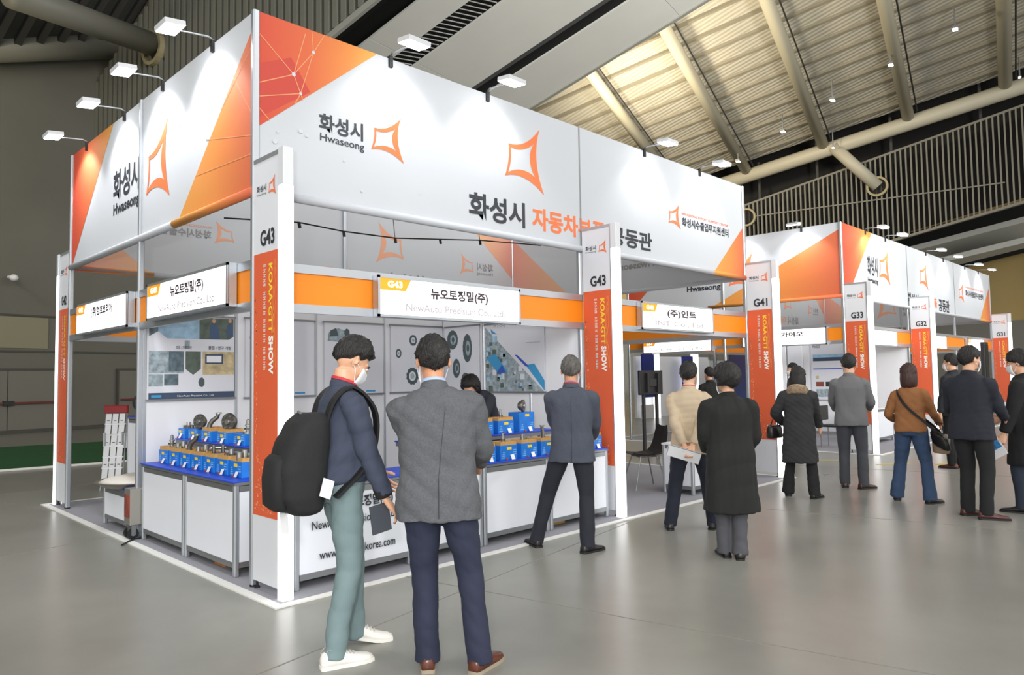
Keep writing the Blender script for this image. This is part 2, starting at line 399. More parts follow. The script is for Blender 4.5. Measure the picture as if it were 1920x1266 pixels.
for k in range(120):
    bb = -5+.17*k
    m = MB(); a0, a1 = AE[1]+.02, AE[2]-.02
    m.add([H(a, b, zs(b)+d) for d in (.05, .075) for a, b in ((a0,bb),(a1,bb-.26),(a1,bb-.245),(a0,bb+.015))], [(0,3,2,1),(4,5,6,7),(0,1,5,4),(1,2,6,5),(2,3,7,6),(3,0,4,7)])
    m.build('louver', lv, sf)
for du in (.0,):
    m = MB(); m.tube([H(AE[0]+1.1*0+ (AE[1]-AE[0])*.1+.9*t*(AE[1]-AE[0]), 3.0+.6*math.sin(5*t)+1.5*t, zs(3.0+.6*math.sin(5*t)+1.5*t)-.02) for t in np.linspace(0, 1, 9)], .012, 5); m.build('hairline_wire', mat('wire_grey', '#6f6f6b', .6), sf)

# pale roof bay: corrugated deck, purlins, round rafters, eave tube
AT, BT, ZT, KB, KA = 36.0, 7.48, 12.29, -(14.5-12.29)/(-6.11-7.48), .30
def zr(a, b): return ZT + KA*(AT-a) - KB*(b-BT)
rfm = mat('beige_roof_deck', '#a6a296', 0.6, var=0.05, vscale=0.5, wave=('X', 1.6, 0.4))
pm = mat('roof_purlin', '#7d786a', 0.6)
rf = struct('ceiling')
def rsl(mb, a0, a1, b0, b1, d0, d1):
    mb.add([H(a, b, zr(a, b)+d) for d in (d0, d1) for a, b in ((a0,b0),(a1,b0),(a1,b1),(a0,b1))], [(0,3,2,1),(4,5,6,7),(0,1,5,4),(1,2,6,5),(2,3,7,6),(3,0,4,7)]); return mb
aP = 14.4
while aP < AT-.2:
    m = MB(); rsl(m, aP, min(aP+1.0, AT), -14, 16, .55, .65); m.build('roof_panel', rfm, rf)
    m = MB(); rsl(m, aP-.06, aP+.06, -14, 16, .43, .56); m.build('purlin', pm, rf)
    aP += 1.0
for bR in (10.0, 6.25, 2.35, -1.5, -5.4, -9.3):
    m = MB(); m.tube([H(14, bR, zr(14, bR)-.1), H(AT, bR, zr(AT, bR)-.1)], .27, 16); m.build('rafter', tubem2 := mat('pale_steel_tube', '#b3ae9c', 0.5), rf, smooth=True)
    m = MB(); m.tube([H(14, bR-.40, zr(14, bR)+.15), H(AT-.4, bR-.40, zr(AT, bR)+.15)], .035, 6); m.build('conduit', DARK, rf)
    for a in np.arange(16, AT, 1.6):
        pass
m = MB(); m.tube([H(AT, 16, zr(AT, 16)-.25), H(AT, -14, zr(AT, -14)-.25)], .36, 20); m.build('eave_tube', tubem2, rf, smooth=True)
for k, (u, v) in enumerate(((1468, 247), (1561, 188), (1670, 122), (1791, 55), (1384, 303), (1912, 145), (1562, 277))):
    n = (KA, KB, 1); c = KA*AT+KB*BT+ZT-.75; a, b_, z = hat(u, v, n, c)
    l = thing('roof_downlight', tuple(H(a, b_, z)), ['small bright roof downlight above the end of the long front banner', 'small bright roof downlight between the second and third pale rafters', 'small bright roof downlight touching a pale rafter under the roof deck', 'small bright roof downlight highest up in the pale roof bay', 'small roof downlight closest to the banner row of floodlights', 'tiny lamp where the pale eave tube leaves the frame', 'tiny lamp on the joint where the strut leaves the eave tube'][k], 'downlight', 'roof downlights')
    s_ = .55 if k < 5 else .3
    MB().obox(H(a, b_, z)+E3*.09*s_, E1*.28*s_, E2*.20*s_, E3*.09*s_).build('housing', ALU_D, l)
    MB().obox(H(a, b_, z)-E3*.01, E1*.24*s_, E2*.16*s_, E3*.01).build('lens', mat('downlight_lens', '#fffaf0', .3, emit=12), l)
    MB().tube([H(a, b_, z)+E3*.15*s_, H(a, b_, z+.9)], .03, 6).build('hanger', ALU_D, l)

# slatted screen under the eave tube
slm = mat('slat_grey', '#77756c', 0.6)
wS = struct('wall_right')
AS = 36.6
def stop(b): return 10.8-.2175*(b-6.5)
def sbot(b): return 7.93-.21*(b+.37)
nsl = 0; bb = 8.2
while bb > -8.6:
    m = MB(); hbox(m, AS-.09, AS+.09, bb-.035, bb+.035, min(sbot(bb), stop(bb)-.6) if bb < 2 else 5.6, stop(bb)); m.build('slat', slm, wS)
    bb -= .225
m = MB()
for zf in (stop,):
    p0, p1 = H(AS, 8.4, zf(8.4)), H(AS, -9, zf(-9)); m.obox((p0+p1)/2, E1*.10, (p1-p0)/2, E3*.05)
m.build('top_rail', slm, wS)
m = MB(); p0, p1 = H(AS, 2.6, sbot(2.6)), H(AS, -9, sbot(-9)); m.obox((p0+p1)/2, E1*.12, (p1-p0)/2, E3*.06); m.build('bottom_rail', slm, wS)
m = MB(); hbox(m, AS-.12, AS-.08, -5.2, 6, 10.06, 10.12); m.build('mid_rail', slm, wS)
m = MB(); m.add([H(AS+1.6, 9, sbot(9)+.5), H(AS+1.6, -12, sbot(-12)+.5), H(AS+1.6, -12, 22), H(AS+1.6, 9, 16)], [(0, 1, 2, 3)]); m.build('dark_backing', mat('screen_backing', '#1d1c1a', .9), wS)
for bv in (5.9, 2.9, -.6, -4.4):
    m = MB(); hbox(m, AS+.3, AS+.42, bv-.06, bv+.06, stop(bv)-1, stop(bv)+2.2); m.build('hanger', mat('dim_hanger', '#3a3a37', .7), wS)
t2 = struct('trim_2')
pA, pB = H(*hat(1562, 275, (1,0,0), 35.8)), H(*hat(1646, 350, (1,0,0), AS-.05))
MB().tube([pA, pB], .30, 18).build('strut', tubem2, t2, smooth=True)
for (u, v) in ((1645, 350), (1400, 408)):
    pc = H(*hat(u, v, (1,0,0), AS-.12)); ringm(pc, E1, .50, .40).build('collar', mat('bronze_collar', '#9a9070', 0.5), t2)
    MB().obox(pc+E1*.05, E1*.02, E2*.41, E3*.41).build('hole', vm, t2)
# soffit strips beyond the slatted screen
s3 = struct('ceiling')
for (uv, nm) in ((((1700, 474), (1935, 413), (1935, 446), (1742, 492)), 'soffit_board'), (((1752, 496), (1935, 452), (1935, 462), (1772, 503)), 'soffit_board')):
    P = [H(*hat(u, v, (1, 0, 0), AA)) for (u, v), AA in zip(uv, (43, 43, 47, 47))]
    m = MB(); m.add(P+[p+E3*.3 for p in P], [(0,1,2,3),(7,6,5,4),(0,4,5,1),(1,5,6,2),(2,6,7,3),(3,7,4,0)]); m.build(nm, sm, s3)
P = [H(*hat(u, v, (1, 0, 0), 51.5)) for u, v in ((1640, 455), (1945, 370), (1945, 468), (1790, 506))]
m = MB(); m.add(P, [(0,1,2,3)]); m.build('dark_gap', vm, s3)

# ================================================================== THE BOOTHS (module 3.93 m; fronts on y = 0, backs on y = 5.01)
M_ = 3.93; D_ = 5.01; HT = 4.426; HB = 2.96; FW = .467; FH = 3.20
BANNER = mat('banner_fabric', '#bfc3c9', 0.75, bump=0.35, bscale=1.3, stretch=(1, 1, .25))
TRI_F = lambda ax, fl, nm: grad(nm, [(0, '#d8402f'), (.35, '#e2602f'), (.7, '#ec8a33'), (1, '#f0a03a')], ax, fl)
def inks(ax, fl):
    k = '%d%d' % (ax, fl)
    return (grad('print_red_orange_'+k, [(0, '#c44632'), (.4, '#cd6038'), (.75, '#d58239'), (1, '#dd9c41')], ax, fl),
            grad('print_amber_red_'+k, [(0, '#d59643'), (.55, '#d5843f'), (1, '#cc6242')], ax, fl),
            grad('pale_red_orange_'+k, [(0, '#cf9286'), (.5, '#dba487'), (1, '#e2b58c')], ax, fl),
            grad('pale_amber_red_'+k, [(0, '#e0b48c'), (1, '#d3968a')], ax, fl))
PALE_INK = mat('ink_seen_through_cloth', '#8f9092', 0.7); PALE_O = mat('orange_seen_through_cloth', '#e0a386', 0.7)
LINEI = mat('pale_line_ink', '#d98f62', .6); FACET = mat('red_facet_ink', '#bd3f31', .6); DOTI = mat('pale_grey_ink', '#c3c7cf', .6)

def banner(name, F, L, label, tris, texts, stars, axis, seams=(), lines=(), dots=(), hem=True, pale=True, group=None, z0=HB, z1=HT):
    """a stretched cloth banner on face F with prints that show faintly through its back"""
    t = thing(name, tuple(F.p(L/2, z0)), label, 'banner', group)
    mb = MB(); nx = max(2, int(L/.25))
    g = [[F.p(L*i/nx, z0+(z1-z0)*j/6, .002) for i in range(nx+1)] for j in range(7)]; h = [[F.p(L*i/nx, z0+(z1-z0)*j/6, -.002) for i in range(nx+1)] for j in range(7)]
    vs = [p for r in g for p in r]+[p for r in h for p in r]; n = nx+1; o = 7*n
    mb.add(vs, [(j*n+i, j*n+i+1, (j+1)*n+i+1, (j+1)*n+i) for j in range(6) for i in range(nx)]+[(o+j*n+i, o+(j+1)*n+i, o+(j+1)*n+i+1, o+j*n+i+1) for j in range(6) for i in range(nx)])
    mb.build('cloth', BANNER, t)
    if hem: MB().tube([F.p(0.02, z0+.035, .012), F.p(L-.02, z0+.035, .012)], .036, 12).build('hem', BANNER, t, smooth=True)
    ri, ai, pr, pa = inks(axis[0], axis[1])
    for k, (pts, kind) in enumerate(tris):
        nm = 'printed_triangle'
        F.poly(MB(), pts, .004).build(nm, ri if kind == 'r' else ai, t)
        if pale: F.poly(MB(), pts[::-1], -.004).build('triangle_seen_through', pr if kind == 'r' else pa, t)
        if hem:   # the print runs on round the hem
            ss = [a for a, z in pts if abs(z-z0) < .05]
            if len(ss) == 2: MB().tube([F.p(min(ss), z0+.035, .013), F.p(max(ss), z0+.035, .013)], .037, 12).build('hem_print', ai if kind != 'r' else ri, t, smooth=True)
    for st, s0, s1, za, zb, col in texts:
        b_ = .03 if zb-za > .1 else .012
        F.text(MB(), st, s0, s1, za, zb, .005, b_).build('lettering', INK if col == 'k' else INKO, t)
        if pale: F.text(MB(), st, s0, s1, za, zb, -.005, b_).build('lettering_seen_through', PALE_INK if col == 'k' else PALE_O, t)
    for s0, s1, za, zb in stars:
        F.star(MB(), s0, s1, za, zb, .005).build('star_emblem', INKO, t)
        if pale: F.star(MB(), s0, s1, za, zb, -.005).build('emblem_seen_through', PALE_O, t)
    if lines:
        mb = MB()
        for a, b in lines: F.line(mb, a, b, .008, .006)
        mb.build('thin_print_lines', LINEI, t)
    if dots:
        mb = MB()
        for (a, z, r) in dots: F.poly(mb, [(a+r*math.cos(x), z+r*math.sin(x)) for x in np.linspace(0, 2*math.pi, 9)[:-1]], .007)
        mb.build('printed_dots', DOTI, t)
    for s_ in seams:
        mb = MB(); F.line(mb, (s_, z0), (s_, z1), .022, .006); mb.build('seam', ALU_D, t)
    return t

def face_front(x0): return Face((x0, 0, 0), (1, 0, 0))
def face_left(x0): return Face((x0, D_, 0), (0, -1, 0))
def face_right(x1): return Face((x1, 0, 0), (0, 1, 0))
def face_back(x1): return Face((x1, D_, 0), (-1, 0, 0))

CORP = '화성시수출업무지원센터'
def art_long(L):
    """print of a long side; the sheet of the first island is 7.86 m long"""
    tris = [(((0.0, 4.426), (0.0, 3.49), (1.13, 4.426)), 'r'), (((6.88, 2.96), (7.86, 2.96), (7.86, 3.79)), 'a')]
    texts = [('화성시', .55, .98, 3.60, 3.755, 'k'), ('Hwaseong', .56, .99, 3.50, 3.585, 'k'), ('화성시', 2.20, 3.0, 3.11, 3.38, 'k'),
             ('자동차부품', 3.11, 4.38, 3.12, 3.365, 'o'), ('공동관', 4.49, 5.37, 3.12, 3.36, 'k'), (CORP, 6.11, 7.39, 3.565, 3.69, 'k'), ('HWASEONG EXPORT SUPPORT CENTER', 6.11, 7.39, 3.72, 3.755, 'o')]
    stars = [(1.06, 1.40, 3.49, 3.90), (2.71, 3.28, 3.52, 4.24), (5.77, 6.06, 3.51, 3.85)]
    q = lambda u, v: (float(at(u, v, 'y', 0)[0]), float(at(u, v, 'y', 0)[2]))      # measured on the front sheet, whose left edge is x = 0
    A, B, Cc, D = q(550, 140), q(587, 99), q(563, 176), (.03, 4.25)
    top1, top2, top3 = q(572, 64), q(584, 60), q(607, 68); e1, e2 = (.03, 3.86), (.03, 3.75)
    lines = [(D, A), (A, B), (B, top2), (B, top3), (e1, A), (e2, Cc), (A, Cc), (Cc, B), (A, top1), (Cc, q(552, 196)), (Cc, q(567, 188)), ((.03, 3.66), q(505, 226))]
    dots = [(*A, .018), (*B, .015), (*Cc, .014), (*q(520, 247), .012), (*q(515, 265), .022), (*q(563, 246), .02), (*q(575, 255), .014), (*q(645, 301), .012), (*q(678, 358), .014), (1.6, 3.25, .01)]
    return tris, texts, stars, lines, dots
def art_side():
    tris = [(((0.0, 4.426), (0.0, 2.98), (.30, 3.12), (1.58, 4.426)), 'r'), (((3.42, 2.96), (5.01, 2.96), (5.01, 4.33)), 'a')]
    tris[0] = (((0.0, 4.426), (0.0, 2.98), (1.58, 4.426)), 'r')
    texts = [('화성시', 1.61, 2.44, 3.53, 3.86, 'k'), ('Hwaseong', 1.62, 2.45, 3.34, 3.50, 'k')]
    stars = [(2.64, 3.24, 3.29, 4.08)]
    dots = [(2.2, 4.0, .018), (3.5, 3.9, .016), (3.62, 4.02, .014), (3.9, 4.2, .012), (1.0, 3.2, .012), (2.95, 3.12, .012)]
    lines = [((3.9, 3.35), (4.95, 3.3)), ((4.4, 3.8), (4.95, 4.15)), ((4.1, 3.62), (4.95, 3.45)), ((4.6, 4.05), (4.98, 3.6))]
    return tris, texts, stars, lines, dots

def frame_island(name, x0, nmod, label, posts_front=True):
    t = thing(name, (x0, 0, 0), label, 'booth frame')
    x1 = x0+nmod*M_
    for yy in (0, D_/2, D_):
        for i in range(nmod+1):
            xx = x0+i*M_; yq_ = yy
            if 0 < i < nmod: yq_ = yy+(.034 if yy == 0 else -.034)
            if yy == D_/2 and 0 < i < nmod: continue
            zt = HT if (yy != D_/2 or i in (0, nmod)) else 2.46
            c = .028
            MB().cbox(xx-c, xx+c, yq_-c, yq_+c, .02, zt, .012).build('post', ALU, t)
            MB().lathe([(.03, 0), (.03, .02), (.012, .03)], (xx, yq_, 0), 10).build('levelling_foot', BLACK, t)
    for (a, b) in (((x0, 0), (x1, 0)), ((x0, D_), (x1, D_))):      # rails of the name beam
        for z in (2.11, 2.43): MB().box(a[0]+.03, b[0]-.03, a[1]-.02, a[1]+.02, z-.035, z+.035).build('beam_rail', ALU, t)
        MB().box(a[0]+.03, b[0]-.03, a[1]-.008, a[1]+.008, 2.145, 2.395).build('beam_infill', ORANGE, t)
    for xx in (x0, x1):
        for z in (2.11, 2.43): MB().box(xx-.02, xx+.02, .03, D_-.03, z-.035, z+.035).build('beam_rail', ALU, t)
        MB().box(xx-.008, xx+.008, .03, D_-.03, 2.145, 2.395).build('beam_infill', ORANGE, t)
    for (ya) in (0, D_):
        MB().box(x0, x1, *sorted((ya+(.004 if ya == 0 else -.004), ya+(.034 if ya == 0 else -.034))), HT-.04, HT-.003).build('top_rail', ALU, t)
    for xx in (x0, x1):
        MB().box(*sorted((xx+(.004 if xx == x0 else -.004), xx+(.034 if xx == x0 else -.034))), 0, D_, HT-.04, HT-.003).build('top_rail', ALU, t)
    return t
def wall_panels(t, pts, z1=2.42, label=None):
    """system wall: white panels between aluminium posts along a straight run of points"""
    for i in range(len(pts)-1):
        a, b = np.array(pts[i]+(0,), float), np.array(pts[i+1]+(0,), float); d = (b-a)/np.linalg.norm(b-a); n = np.array([-d[1], d[0], 0])
        MB().obox((a+b)/2+E3*(z1/2+.03), (b-a)/2-d*.02, n*.012, E3*(z1/2-.05)).build('wall_panel', WHITE, t)
        MB().obox((a+b)/2+E3*z1, (b-a)/2-d*.02, n*.02, E3*.03).build('wall_rail', ALU, t)
    for i, p in enumerate(pts):
        MB().cbox(p[0]-.02, p[0]+.02, p[1]-.02, p[1]+.02, .02, z1+.03, .008).build('wall_post', ALU, t)

# ---- island one
F1 = frame_island('booth_structure', 0.0, 2, 'aluminium frame of the near booth island with tall corner post and orange beam')
wall_panels(F1, [(.04, 2.5), (.98, 2.5), (1.96, 2.5), (2.94, 2.5), (3.93, 2.5)])
wall_panels(F1, [(3.93, 2.5), (3.93, 1.667), (3.93, .833), (3.93, .03)])
f = face_front(0); tr, tx, stx, ln, dt = art_long(7.86)
bn = banner('fascia_banner', f, 7.86, 'long white front banner with large star emblem and dark and orange lettering', tr, tx, stx, (0, False), seams=(3.93,), lines=ln, dots=dt)
f.poly(MB(), ((0.0, 4.0), (.30, 4.14), (.47, 3.90), (.0, 3.56)), .0045).build('printed_facet', FACET, bn)
tr, tx, stx, ln, dt = art_side()
banner('fascia_banner', face_left(0), D_, 'white end banner at the tall corner with red left edge and amber triangle', tr, tx, stx, (1, True), seams=(), lines=ln, dots=dt)
banner('fascia_banner', face_right(7.86), D_, 'end banner of the near island seen only from its inside', *art_side()[:3], (1, False), dots=art_side()[4])
banner('fascia_banner', face_back(7.86), 7.86, 'back banner of the near island whose mirrored lettering shows through', *art_long(7.86)[:3], (0, True), seams=(3.93,))

# ---- island two
X2 = 3*M_
F2 = frame_island('booth_structure', X2, 3, 'aluminium frame of the far booth island beyond the gap with orange beam')
wall_panels(F2, [(X2+1.0, 2.5), (X2+1.98, 2.5), (X2+2.95, 2.5), (X2+3.93, 2.5)])
wall_panels(F2, [(X2+3.93, 2.5), (X2+3.93, 1.667), (X2+3.93, .833), (X2+3.93, .03)])
wall_panels(F2, [(X2+3.93, 2.5), (X2+5.9, 2.5), (X2+7.86, 2.5), (X2+9.8, 2.5), (X2+11.79, 2.5)])
f = face_front(X2)
tr2 = [(((0.0, 4.426), (0.0, 2.99), (.25, 2.99), (1.70, 4.426)), 'r'), (((10.45, 2.96), (11.79, 2.96), (11.79, 4.05)), 'a')]
tx2 = [('화성시', 1.37, 1.98, 3.52, 3.93, 'k'), ('Hwaseong', 1.37, 1.98, 3.33, 3.48, 'k'), ('화성시', 3.9, 4.7, 3.10, 3.34, 'k'), ('자동차부품', 4.9, 6.2, 3.10, 3.34, 'o'), ('공동관', 6.35, 7.3, 3.02, 3.36, 'k'), (CORP, 9.0, 11.0, 3.60, 3.78, 'k'), ('HWASEONG EXPORT SUPPORT CENTER', 9.0, 11.0, 3.83, 3.88, 'o')]
banner('fascia_banner', f, 11.79, 'long front banner of the far island with three narrow panels', tr2, tx2, [(2.05, 2.72, 3.40, 4.20), (4.85, 5.50, 3.50, 4.20), (8.3, 8.8, 3.4, 3.95)], (0, False), seams=(3.93, 7.86))
tr, tx, stx, ln, dt = art_side()
banner('fascia_banner', face_left(X2), D_, 'end banner of the far island with a large amber triangle', [tr[0], (((2.15, 2.96), (5.01, 2.96), (5.01, 4.30)), 'a')], tx, stx, (1, True), seams=(2.5,), dots=dt)
banner('fascia_banner', face_back(X2+3*M_), 3*M_, 'back banner of the far island with mirrored print behind its front banner', *art_long(7.86)[:3], (0, True), seams=(3.93, 7.86))

banner('fascia_banner', face_right(X2+3*M_), D_, 'end banner of the far island seen from inside with its pale star', *art_side()[:3], (1, False))

# ---- booth carpets with white edge tape
for (x0, x1, lab) in ((-.10, 7.95, 'grey booth carpet with white edge tape under the near island'), (X2-.1, X2+3*M_+.1, 'grey booth carpet with white edge tape under the far island')):
    t = thing('booth_carpet', (x0, 0, 0), lab, 'carpet')
    MB().box(x0, x1, -.58, D_+.58, 0.0, .008).build('carpet_pile', mat('grey_needle_felt', '#9798a0', .95, bump=.2, bscale=250), t)
    for bx in ((x0-.05, x1+.05, -.63, -.565), (x0-.05, x1+.05, D_+.565, D_+.63), (x0-.05, x0+.02, -.565, D_+.565), (x1-.02, x1+.05, -.565, D_+.565)):
        MB().box(bx[0], bx[1], bx[2], bx[3], .0005, .011).build('edge_tape', mat('white_floor_tape', '#e4e4e0', .6), t)

# ---- light columns: a board standing out from the post with a lit strip on its outer edge
PANELW = mat('column_board_white', '#d9dce2', .5); PANELO = mat('column_print_orange', '#d95f38', .6, var=.04, vscale=2)
YEL = mat('yellow_ink', '#f3d23a', .6); SWIRL = mat('gold_line_ink', '#efae55', .6); DOTO = mat('light_orange_ink', '#f09a72', .6); LIT_COL = mat('lit_column_acrylic', '#ffffff', .35, emit=1.9)
FROST = mat('frosted_acrylic', '#d6d9dd', .35)
def light_column(x, y0, sgn, num, label, full=True):
    """sgn -1: stands out towards -y from y0; +1: towards +y"""
    t = thing('light_column', (x, y0+sgn*.25, 0), label, 'light column', 'light columns at the booth corners')
    ya, yb = sorted((y0+sgn*.035, y0+sgn*.44))
    MB().box(x-.022, x+.022, ya, yb, .07, FH).build('board', PANELW, t)
    MB().box(x-.028, x+.028, ya, yb, FH-.01, FH+.02).build('top_cap', ALU, t)
    for yy in (ya+.02, yb-.02): MB().lathe([(.022, 0), (.022, .02), (.01, .025), (.01, .08)], (x, yy, 0), 8).build('foot', BLACK, t)
    yl = y0+sgn*.487
    MB().cbox(x-.042, x+.042, yl-.042, yl+.042, .004, FH-.26, .006).build('light_strip', LIT_COL, t)
    MB().cbox(x-.042, x+.042, yl-.042, yl+.042, FH-.255, FH+.02, .006).build('strip_top', FROST, t)
    MB().box(x-.030, x+.030, yl-sgn*.05-.008, yl-sgn*.05+.008, .004, FH+.01).build('edge_profile', ALU, t)
    for side in ((-1,) if not full else (-1, 1)):
        F = Face((x+side*.0235, ya if side > 0 else yb, 0), (0, side, 0))
        L = yb-ya
        pr = F.poly(MB(), ((.005, .55), (L-.005, .55), (L-.005, 2.49), (.005, 2.49)), .001).build('orange_print', PANELO, t)
        m = MB(); F.text(m, num, .11, .33, 2.54, 2.66, .003, .03); m.build('number', INK, t)
        m = MB(); F.text(m, '화성시', .05, .20, 2.955, 3.005, .003, .02); m.build('lettering', INK, t); m = MB(); F.text(m, 'Hwaseong', .05, .20, 2.925, 2.945, .003, .0); m.build('small_lettering', INK, t)
        m = MB(); F.star(m, .235, .345, 2.90, 3.055, .003); m.build('star_emblem', INKO, t)
        m = MB(); F.vtext(m, 'KOAA·GTT', .245, .305, 1.885, 2.40, .003, .03); m.build('yellow_lettering', YEL, pr)
        m = MB(); F.vtext(m, 'SHOW', .245, .315, 1.585, 1.865, .003, .04); m.build('white_lettering', WHITEINK, pr)
        m = MB(); z = 2.40; k = 0
        while z > 1.60:
            h = .026 if k % 4 else .02
            for j in range(2): F.poly(m, ((.165, z-h), (.165+.028, z-h), (.165+.028, z-h+.009), (.165, z-h+.009)) if j else ((.165, z-.008), (.165+.03, z-.008), (.165+.03, z), (.165, z)), .003)
            F.poly(m, ((.176, z-h), (.184, z-h), (.184, z), (.176, z)), .003)
            z -= .036 if k % 5 != 4 else .06; k += 1
        m.build('small_lettering', WHITEINK, pr)
        m = MB()
        for ph in (0, 1.3, 2.4):
            P = [(.335+.022*math.sin(6*q+ph), 2.42-.8*q) for q in np.linspace(0, 1, 22)]
            for a, b in zip(P, P[1:]): F.line(m, a, b, .003, .003)
        m.build('line_pattern', SWIRL, pr)
        m = MB(); r = random.Random(5)
        for k in range(46):
            q = r.random(); s_ = .02+.05*q*r.random()+.02*r.random(); z = 2.15-1.2*q; w_ = .005+.006*r.random(); F.poly(m, ((s_, z), (s_+w_, z), (s_+w_, z+w_*2), (s_, z+w_*2)), .003)
        for k in range(60):
            q = r.random(); s_ = .03+.30*r.random(); z = .58+.40*r.random()**1.6*(1.1-s_*1.8); w_ = .006+.010*r.random(); F.poly(m, ((s_, z), (s_+w_, z), (s_+w_, z+w_), (s_, z+w_)), .003)
        m.build('square_pattern', DOTO, pr)
    return t
light_column(0.0, 0, -1, 'G43', 'light column at the tall near corner beside the man with the backpack')
light_column(M_, 0, -1, 'G43', 'light column marked G43 standing right of the grey-haired visitor')
light_column(2*M_, 0, -1, 'G41', 'light column marked G41 behind the visitor in the long black coat')
light_column(0.0, D_, 1, 'G42', 'light column at the far left end of the near island')
light_column(2*M_, D_, 1, 'G40', 'orange column edge seen through the open booth beside the black screen')
light_column(X2, 0, -1, 'G33', 'light column at the near corner of the far island behind the grey suit')
light_column(X2+M_, 0, -1, 'G32', 'light column on the far island behind the brown sweater')
light_column(X2+3*M_, 0, -1, 'G31', 'most distant light column, standing against the tan wall')

# ---- lit name signs on the beams
def name_sign(F, s0, s1, z0, z1, num, line1, line2, label, small=False, back=False):
    t = thing('name_sign', tuple(F.p((s0+s1)/2, z0, .08)), label, 'sign', 'lit name signs on the booth beams')
    d = .075; d0 = .018
    m = MB(); m.obox(F.p((s0+s1)/2, (z0+z1)/2, d0+d/2), F.S*(s1-s0)/2, F.N*(d/2-.004), F.Z*(z1-z0)/2); m.build('case', ALU, t)
    e = .022
    m = MB(); m.obox(F.p((s0+s1)/2, (z0+z1)/2, d0+d-.002), F.S*((s1-s0)/2-e), F.N*.004, F.Z*((z1-z0)/2-e)); fc = m.build('lit_face', LITSIGN, t)
    for a0, a1, b0, b1 in ((s0, s1, z0, z0+e), (s0, s1, z1-e, z1), (s0, s0+e, z0, z1), (s1-e, s1, z0, z1)):
        m = MB(); m.obox(F.p((a0+a1)/2, (b0+b1)/2, d0+d), F.S*(a1-a0)/2, F.N*.008, F.Z*(b1-b0)/2); m.build('frame_edge', ALU, t)
    nn = d0+d+.004; Wd = s1-s0; Hh = z1-z0
    tg = F.poly(MB(), ((s0+e, z1-e), (s0+e, z1-e-.29*Hh), (s0+e+.155*Wd, z1-e-.29*Hh), (s0+e+.19*Wd, z1-e)), nn).build('number_tag', mat('lit_orange_tag', '#f59a1c', .4, emit=.55), fc)
    m = MB(); F.text(m, num, s0+e+.045*Wd, s0+e+.135*Wd, z1-e-.22*Hh, z1-e-.06*Hh, nn+.002, .03); m.build('number', LIT, fc)
    if line1:
        m = MB(); F.text(m, line1, s0+.33*Wd, s0+.74*Wd, z0+.47*Hh, z0+.80*Hh, nn, .04); m.build('lettering', mat('sign_ink', '#3a2c34', .6), fc)
    if line2:
        m = MB(); F.text(m, line2, s0+.17*Wd, s0+.87*Wd, z0+.14*Hh, z0+.36*Hh, nn, .015); m.build('small_lettering', mat('pale_sign_ink', '#b9b4b8', .6), fc)
    return t
name_sign(face_front(0), 1.06, 2.81, 2.075, 2.435, 'G43', '뉴오토정밀(주)', 'NewAuto Precision Co., Ltd.', 'large lit sign over the two men at the near counter')
name_sign(face_front(0), 4.965, 6.70, 2.105, 2.455, 'G41', '(주)인트', 'INT Co., Ltd.', 'lit sign over the open booth with the black screen')
name_sign(face_left(0), D_-2.04, D_-.26, 2.125, 2.47, 'G43', '뉴오토정밀(주)', 'NewAuto Precision Co., Ltd.', 'lit end sign over the poster with factory pictures')
name_sign(face_left(0), D_-4.38, D_-2.60, 2.105, 2.465, 'G42', '(주)현호코리아', '', 'lit end sign at the far left over the brochure rack')
name_sign(face_left(X2), D_-2.05, D_-.30, 2.07, 2.42, 'G33', '(주)가이오', '', 'lit end sign of the far island over the woman in the black parka')
name_sign(face_left(X2), D_-4.55, D_-2.76, 2.03, 2.30, 'G34', '', '오토젠코리아(주)', 'low lit sign seen beneath the sign of the open booth')
name_sign(face_front(X2), 1.0, 2.72, 2.06, 2.40, 'G33', '', '(주)한국모터', 'lit front sign just right of the near column of the far island')
name_sign(face_front(X2), 4.8, 6.52, 2.06, 2.40, 'G32', '', '', 'blank lit sign right of the second column of the far island')
name_sign(face_front(X2), 8.62, 10.4, 2.06, 2.41, 'G31', '', '', 'most distant lit sign above the masked man with the brochure')

# ---- floodlights on arms along the top rails
LENS = mat('floodlight_lens', '#ffffff', .3, emit=26)
def floodlight(F, s, label, power, aim_s=0.0):
    base = F.p(s, HT, 0); t = thing('floodlight', tuple(base), label, 'floodlight', 'floodlights on arms over the banners')
    end = F.p(s, HT+.02, .27); hd = F.p(s, HT+.005, .36)
    m = MB(); m.obox(F.p(s, HT-.03, .0), F.S*.018, F.N*.026, F.Z*.05); m.build('clamp', BLACK, t)
    m = MB(); m.tube([F.p(s, HT+.02, .0), F.p(s, HT+.045, .05), end], .009, 8); m.build('arm', ALU, t, smooth=True)
    down = -F.Z*1.0-F.N*.12; down = down/np.linalg.norm(down); ax = F.S; ay = np.cross(down, ax)
    m = MB(); m.obox(hd-down*.022, ax*.118, ay*.082, down*.020); m.build('lamp_head', mat('light_grey_housing', '#c9ccd0', .5), t)
    m = MB(); m.obox(hd-down*.0, ax*.110, ay*.074, down*.004); m.build('lens', LENS, t)
    m = MB()
    for q in (-.05, -.025, 0, .025, .05): m.obox(hd-down*.05+ax*q, ax*.004, ay*.05, down*.012)
    m.build('cooling_fins', ALU_D, t)
    d = bpy.data.lights.new('flood', 'SPOT'); d.energy = power; d.spot_size = math.radians(108); d.spot_blend = .5; d.shadow_soft_size = .05; d.color = (.97, .985, 1.0)
    o = bpy.data.objects.new('flood', d); COL.objects.link(o); o.parent = t; o.location = Vector(hd+down*.02)-Vector(base)
    tg = F.p(s, 3.70, 0.0); o.rotation_euler = (Vector(tg)-Vector(hd)).to_track_quat('-Z', 'Y').to_euler()
    return t
